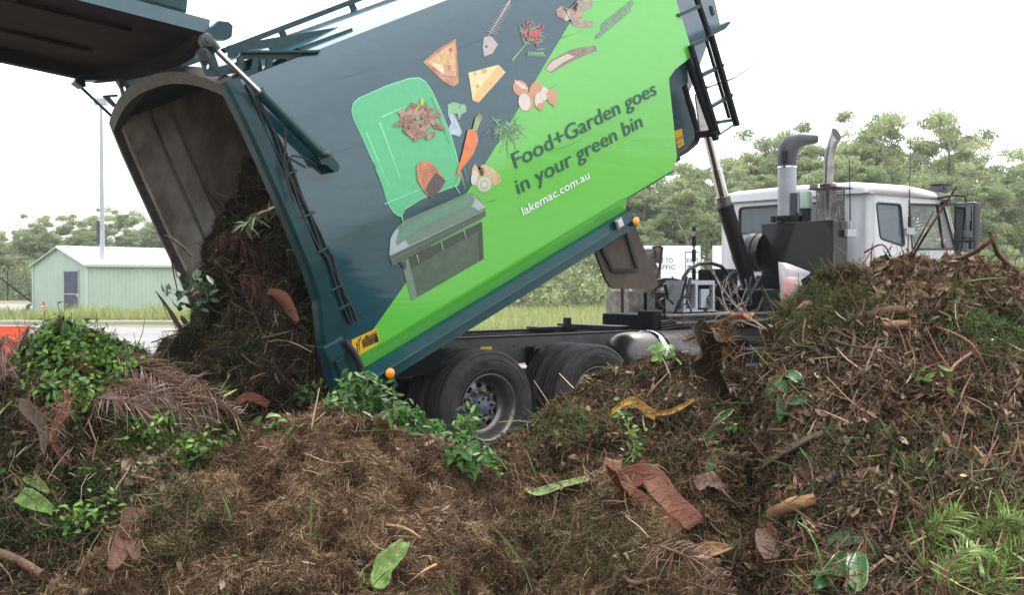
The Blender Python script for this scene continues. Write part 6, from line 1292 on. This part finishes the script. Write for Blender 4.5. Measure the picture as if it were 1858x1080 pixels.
# wood
def log(name, pts, rad, m, label, cat="stick", n=9):
    S = [surf(x, y, l)[0] for x, y, l in pts]; P = catmull(S, 4); b = MB(); rn = random.Random(int(pts[0][0])); b.tube(P, [rad * (1 - .35 * i / len(P)) * rn.uniform(.9, 1.1) for i in range(len(P))], m, n); return b.build(name, label=label, cat=cat)
log("timber_offcut", [(1408,940,.03),(1440,925,.05),(1478,912,.03)], .045, 'cutwood', "split orange-brown timber offcut on the right heap's lower slope", "wood")
log("log", [(1575,575,.02),(1620,570,.05),(1680,572,.02)], .030, 'stick', "short brown log across the middle of the tall right heap", "log")
log("log", [(1600,592,.01),(1640,594,.04),(1678,592,.02)], .022, 'cutwood', "thin tan log just under the brown one on the right heap", "log")
log("log", [(1443,565,.03),(1460,562,.05),(1474,560,.04)], .018, 'cutwood', "stubby sawn twig end on the left shoulder of the right heap", "log")
log("branch", [(1858,520,.05),(1820,490,.10),(1785,462,.14),(1765,445,.22)], .016, 'stick', "reddish brown branch poking out past the mirror", "branch")
log("branch", [(1745,478,.03),(1765,462,.10),(1782,446,.16)], .016, 'stick', "short dark branch crossing the reddish one under the mirror", "branch")
log("branch", [(1655,470,.02),(1666,440,.10),(1680,408,.24),(1690,385,.36)], .008, 'stick', "thin upright stick in front of the door window", "branch")
log("branch", [(1650,470,.02),(1658,440,.10),(1668,410,.22)], .005, 'stick', "finer twig left of the upright stick", "branch")
log("branch", [(1567,460,.02),(1590,455,.10),(1610,468,.04)], .006, 'stick', "curved twig on the crest below the quarter window", "branch")
log("branch", [(1280,700,.02),(1530,560,.02),(1545,620,.06),(1545,650,.03)][1:], .012, 'barkg', "grey forked stick hanging down the face of the right heap", "branch")
log("branch", [(1390,690,.02),(1400,665,.06),(1418,635,.04)], .012, 'huskd', "dark red stick at the left foot of the right heap", "branch")
log("branch", [(0,1008,.02),(35,1018,.05),(80,1052,.03)], .03, 'stick', "thick dark branch in the bottom left corner", "branch")
log("branch", [(1340,985,.03),(1375,1030,.06),(1398,1080,.04)], .009, 'huskd', "thin reddish stem in the dark hollow beside the tan bark curl", "branch")
log("stem", [(1690,955,.04),(1730,1000,.09),(1775,1060,.05)], .012, 'paleleaf', "thick pale green stem at the bottom right corner", "stem")
log("stem", [(1690,952,.05),(1760,1000,.10),(1858,1040,.06)], .006, 'paleleaf', "long thin green stem running to the right edge", "stem")
log("stem", [(0,775,.05),(15,760,.08),(30,735,.05)], .006, 'paleleaf', "thin green stem at the left edge of the left heap", "stem")
log("onion", [(1505,880,.02),(1514,872,.05),(1520,860,.03)], .035, 'aub', "dark purple rotten eggplant half buried in the right heap", "vegetable")
# dead twiggy branch standing on the rise
root = surf(1400, 605, .05)[0]; tb = MB(); rn = random.Random(4)
def fork(p, d, L_, rr_, k):
    q = [p]; 
    for i in range(3): d = (d + Vector((rn.gauss(0, .12), rn.gauss(0, .12), rn.gauss(0, .10)))).normalized(); q.append(q[-1] + d * L_ / 3)
    tb.tube(q, [rr_, rr_ * .85, rr_ * .7, rr_ * .55], 'pales', 5, cap=False)
    if k: 
        for i in range(3): fork(q[rn.choice([1, 2, 3])], (d + Vector((rn.gauss(0, .45), rn.gauss(0, .3), rn.gauss(.12, .4)))).normalized(), L_ * .62, rr_ * .6, k - 1)
fork(root, Vector((-.75, .1, .55)).normalized(), .26, .006, 3); fork(root + Vector((-.02, 0, 0)), Vector((-.9, .1, .25)).normalized(), .24, .005, 3); tb.build("dead_branch", label="bleached leafless twiggy branch sticking out left of the plastic bag", cat="branch")
# clear bag with something red inside
def bag():
    e = empty("plastic_bag", surf(1440, 530, .02)[0], label="clear plastic bag holding a red packet, left end of the tall heap's crest", cat="bag"); Y = 6.75; loc = e.location
    out_ = [(1412,475),(1430,478),(1472,494),(1462,501),(1452,500),(1456,520),(1462,538),(1450,552),(1425,556),(1418,545),(1414,515)]
    n = len(out_); vs_ = []; c = at(1438, 515, Y)
    for s_, d in ((.0, -.05), (.55, -.045), (1, 0), (.55, .045), (0, .05)): vs_ += [c + (at(x, y, Y) - c) * s_ + Vector((0, d + .008 * math.sin(i * 2.3), 0)) - loc for i, (x, y) in enumerate(out_)]
    b = MB(); b.add([tuple(v) for v in vs_], [(k * n + i, k * n + (i + 1) % n, (k + 1) * n + (i + 1) % n, (k + 1) * n + i) for k in range(4) for i in range(n)], 'film', True); b.build("film", e)
    out2 = [(1420,506),(1432,502),(1448,504),(1456,520),(1452,538),(1430,548),(1420,540)]; c2 = at(1437, 525, Y); n2 = len(out2); vs_ = []
    for s_, d in ((0, -.03), (.8, -.028), (1, 0), (.8, .028), (0, .03)): vs_ += [c2 + (at(x, y, Y) - c2) * s_ + Vector((0, d, 0)) - loc for x, y in out2]
    b = MB(); b.add([tuple(v) for v in vs_], [(k * n2 + i, k * n2 + (i + 1) % n2, (k + 1) * n2 + (i + 1) % n2, (k + 1) * n2 + i) for k in range(4) for i in range(n2)], 'redbag', True); b.build("red_packet", e)
bag()
# palm fronds: rachis with many leaflets
def frond(path, n, Lf, w_, pal, label, side_=1, group=None, droop=.5, both=True, rr_=.007, mt='dryleaf', name="palm_frond", wdir=None):
    S = [surf(x, y, l) for x, y, l in path]; P = catmull([s[0] for s in S], 8); Nn = catmull([s[1] for s in S], 8); e = empty(name, P[0], label=label, cat="palm frond", group=group); loc = P[0]
    b = MB(); b.tube([p - loc for p in P], [rr_ * (1 - .7 * i / len(P)) for i in range(len(P))], 'stick', 6); b.build("rachis", e); r_ = np.random.default_rng(int(path[0][0]) + n)
    t = r_.random(n) * (len(P) - 1.01); i0 = t.astype(int); PP = np.array([tuple(p) for p in P]); NP = np.array([tuple(p) for p in Nn]); p = PP[i0] + (PP[i0 + 1] - PP[i0]) * (t - i0)[:, None]; tg_ = norm(PP[i0 + 1] - PP[i0]); nn = NP[i0]; s = np.cross(tg_, nn); sg = r_.choice([-1, 1], n)[:, None] if both else side_; d = norm(tg_ * .8 + s * sg * .8 + r_.normal(size=(n, 3)) * .22 + nn * .15)
    if wdir is not None: d = norm(d + np.array(wdir))
    V_ = []; L_ = (Lf * r_.uniform(.6, 1.2, n) * (1 - .4 * t / len(P)))[:, None]; tw = norm(np.cross(d, nn + r_.normal(size=(n, 3)) * .5))
    for q in np.linspace(0, 1, 5):
        c = p - np.array(loc) + d * L_ * q + np.array([0, 0, -1]) * droop * L_ * q * q * .5; wd = w_ * (.4 + 1.2 * q * (1 - q) * 2) * (1 - .6 * q); V_ += [c - tw * wd, c + tw * wd]
    V_ = np.stack(V_, 1); base = np.arange(n)[:, None] * 10; Fs = np.concatenate([base + np.array([2 * i, 2 * i + 1, 2 * i + 3, 2 * i + 2]) for i in range(4)], 1).reshape(-1, 4)
    np_mesh("leaflets", V_.reshape(-1, 3), Fs, [M[mt]], np.repeat(pal_pick(pal, n, r_, .6, 1.4), 10, 0), parent=e); return e
PF = [(.14, .06, .035), (.20, .10, .06), (.27, .18, .13), (.09, .035, .022), (.2, .14, .11), (.33, .27, .24)]
GF = "dead palm fronds on the left heap"
frond([(215,655,.06),(270,690,.10),(330,720,.09),(390,748,.05)], 260, .22, .0035, PF, "dead brown palm frond sweeping right along the left heap's upper edge", group=GF)
frond([(190,700,.06),(250,725,.10),(310,745,.09),(365,775,.06)], 260, .22, .0035, PF, "dead brown palm frond in the middle of the brown strands", group=GF)
frond([(160,730,.05),(225,750,.09),(290,762,.08),(350,800,.05)], 200, .20, .0035, PF, "lowest dead palm frond, its ends drooping over green cuttings", group=GF)
frond([(240,640,.05),(300,668,.10),(350,705,.10),(420,755,.06)], 240, .20, .0035, PF, "palm frond nearest the tipped load on the left heap", group=GF)
frond([(20,612,.05),(12,650,.09),(2,700,.07)], 220, .16, .003, PF, "reddish palm fibre tuft over the orange barrier", group=GF)
frond([(60,600,.06),(40,640,.09),(20,690,.06)], 200, .16, .003, PF, "reddish palm fibre tuft left of the green crown", group=GF)
frond([(115,745,.06),(108,790,.08),(120,840,.06)], 90, .16, .003, PF, "stringy red fibres hanging down the left heap's face", group=GF)
frond([(1250,690,.05),(1290,700,.05),(1330,715,.03)], 60, .12, .003, PF, "small bundle of red fibres below the large bark sheet", group=None)
frond([(1200,1000,.03),(1270,1030,.05),(1340,1060,.03)], 120, .18, .0035, PF, "red-brown frond scraps in the hollow under the tan bark curl", group=None)
frond([(395,735,.02),(412,722,.08),(425,705,.12)], 34, .20, .012, [(.24, .34, .08), (.35, .42, .12), (.16, .26, .06)], "yellow-green fan of stiff leaves at the right end of the left heap", name="palm_fan", droop=.1, rr_=.006, mt='leafm')
GSP = [(.17, .27, .05), (.22, .33, .07), (.12, .2, .04)]
for k, (p, s) in enumerate((([(1660,1000,.03),(1690,975,.09),(1720,960,.12)], "at the upper left of the bright green clump"), ([(1700,1070,.03),(1740,1040,.09),(1790,1020,.12)], "in the middle of the bright green clump"), ([(1790,1075,.03),(1820,1040,.09),(1850,1000,.12)], "at the bottom right corner"), ([(1770,980,.03),(1810,965,.09),(1850,950,.10)], "at the right edge above the corner"))):
    frond(p, 150, .11, .0035, GSP, "bright green feathery cutting " + s, name="feathery_cutting", droop=.25, mt='leafm', group="bright green feathery cuttings bottom right")
# frond silhouette and branches hanging from the tipped load
def mid(pts, Y): return [at(x, y, Y) for x, y in pts]
b = MB(); P = mid([(282,528),(296,545),(315,572),(332,600)], 10.0); b.tube(P, [.004, .008, .012, .014], 'stick', 6)
for i in range(20):
    t = i / 20; q = P[0].lerp(P[3], t); e_ = q + Vector((.10 + .05 * t + rn.gauss(0, .012), 0, -.20 - .10 * math.sin(3 * t) + rn.gauss(0, .02))); b.tube([q, q.lerp(e_, .5) + Vector((.015, 0, 0)), e_], [.0035, .004, .0015], 'stick', 4)
b.build("comb_frond", label="dark comb-like palm frond silhouetted left of the tipped load", cat="palm frond")
def hang(pts, Y, rad, m, label): b = MB(); P = catmull(mid(pts, Y), 4); b.tube(P, [rad * (1 - .6 * i / len(P)) for i in range(len(P))], m, 6); return b.build("branch", label=label, cat="branch")
hang([(505,575),(540,597),(585,628)], 8.95, .012, 'paleleaf', "straight green stem across the lower tipped load")
hang([(308,455),(316,500),(326,545)], 10.0, .010, 'stick', "thin dark stick standing against the body's far edge")
hang([(376,348),(392,366),(410,392)], 10.4, .012, 'huskd', "dark stick on the top of the load inside the body")
for k, (p, s) in enumerate((([(395,430,0),(430,440,.05),(470,455,.06)], "in the middle of the load"), ([(430,500,0),(470,510,.06),(510,545,.06)], "across the falling load"), ([(490,340,0),(470,370,.05),(455,410,.05)], "near the top of the load"))):
    frond(p, 150, .28, .005, [(.13, .06, .045), (.18, .09, .06), (.09, .05, .035)], "dead reddish palm frond " + s, group="dead fronds in the tipped load", rr_=.009)
frond([(440,420,.03),(470,400,.08),(505,395,.10)], 150, .20, .006, [(.05, .075, .025), (.07, .095, .03)], "grey-green needle-leaved branch high in the tipped load", name="needle_branch", mt='leafm', rr_=.009)
frond([(470,445,.03),(505,455,.08),(545,480,.08)], 170, .26, .005, [(.05, .06, .03), (.08, .085, .045)], "pale wiry green branch on the right of the tipped load", name="needle_branch", mt='leafm', rr_=.009)
cutting("shrub_cutting", [(350,540,.02),(375,520,.06),(400,500,.06)], 130, .06, [(.012, .03, .006), (.02, .045, .01)], .16, "dark small-leaved cutting at the left side of the tipped load", wr=.6)
rib("bark_strip", [(495,535,.08),(515,560,.10),(540,590,.08)], [.05, .13, .05], 'husk', "torn reddish bark strip with a green core in the tipped load", "bark", cup=.4, fibres=True)
rib("bark_strip", [(590,640,.06),(598,665,.08),(600,690,.05)], [.04, .10, .06], 'tanleaf', "tan bark strip hanging by the latch of the mouth frame", "bark", cup=.4, fibres=True)
# fresh weed stem on the rise, feathery sprigs
cutting("weed_sprig", [(1105,865,.02),(1130,830,.10),(1150,800,.16)], 60, .045, BR, .06, "fresh weed sprig standing above the red palm sheath", wr=.6, stem='paleleaf')
cutting("leaf_sprig", [(490,790,.02),(510,782,.04),(530,790,.03)], 12, .06, VINE, .05, "a few dark leaves left on the shoulder of the centre heap", wr=.6)
cutting("leaf_sprig", [(1310,790,.02),(1330,780,.05),(1345,800,.03)], 16, .05, BR, .05, "small bright green sprig beside the dark oval leaves", wr=.6)
cutting("leaf_sprig", [(1500,700,.02),(1690,705,.04),(1700,700,.04)][1:] + [(1715,712,.04)], 14, .06, BR, .05, "small green sprig in the middle of the right heap's face", wr=.5)
cutting("leaf_sprig", [(1185,650,.02),(1200,642,.05),(1220,645,.04)], 22, .06, [(.16, .3, .08), (.2, .34, .1)], .06, "pale green leaves on the crest right of the rear wheels", wr=.7)

sp_, sn_ = [], []; rr5 = np.random.default_rng(4)
for p, n_, w_ in STREW:
    for k in range(3): sp_.append(tuple(p + Vector(rr5.normal(size=3)) * w_ * .45 + n_ * .006)); sn_.append(tuple(n_))
sp_, sn_ = np.array(sp_), np.array(sn_); n = len(sp_); V_, F_, C_ = strands(sp_, sn_, rr5.uniform(.03, .12, n), rr5.uniform(.0012, .003, n), pal_pick(BRN + TAN[:2], n, rr5), rr5, .3, .4, nseg=3); np_mesh("loose_straw", V_, F_, [M['straw']], C_, kind="stuff")
# ragged ends sticking out of the load, and tan sticks and stalks through the right heap
for k, (p, rad, m, lab) in enumerate((
  ([(352,470,.05),(335,455,.12),(318,448,.18)], .008, 'stick', "thin dark stick poking left from the load inside the body"),
  ([(330,600,.04),(312,625,.14),(296,640,.20)], .009, 'stick', "bent twig poking out at the lower left of the tipped load"),
  ([(320,655,.04),(300,668,.12),(285,690,.16)], .010, 'huskd', "dark red twig hanging at the foot of the tipped load"),
  ([(420,520,.04),(455,560,.10),(480,612,.06)], .011, 'stick', "dark crooked stick lying across the tipped load"),
  ([(1500,620,.03),(1560,650,.08),(1630,640,.05)], .010, 'barkg', "grey crooked stick under the two logs on the right heap"),
  ([(1700,600,.03),(1750,640,.08),(1790,700,.05)], .009, 'husk', "red-brown stalk sloping down the right heap near the photo's edge"),
  ([(1720,730,.03),(1735,690,.10),(1742,660,.10)], .012, 'husk', "short upright red-brown stub on the right heap's right side"),
  ([(1290,860,.03),(1310,900,.06),(1345,930,.03)], .006, 'pales', "thin pale twig beside the knobbly bark scrap"),
  ([(560,830,.03),(600,850,.06),(640,846,.04)], .003, 'cutwood', "thin pale twig on the centre heap's left face"),
  ([(700,960,.02),(730,972,.05),(765,985,.03)], .008, 'cutwood', "small pale root in the lower centre heap"),
  ([(790,1030,.02),(770,1050,.05),(745,1062,.03)], .007, 'cutwood', "pale bone-like root end right of the crumpled cabbage leaf"),
  ([(1130,1052,.02),(1160,1060,.05),(1190,1058,.03)], .012, 'stick', "short dark stick among olive grass at the bottom centre right"))):
    log("twig", p, rad, m, lab, cat="twig", n=6)
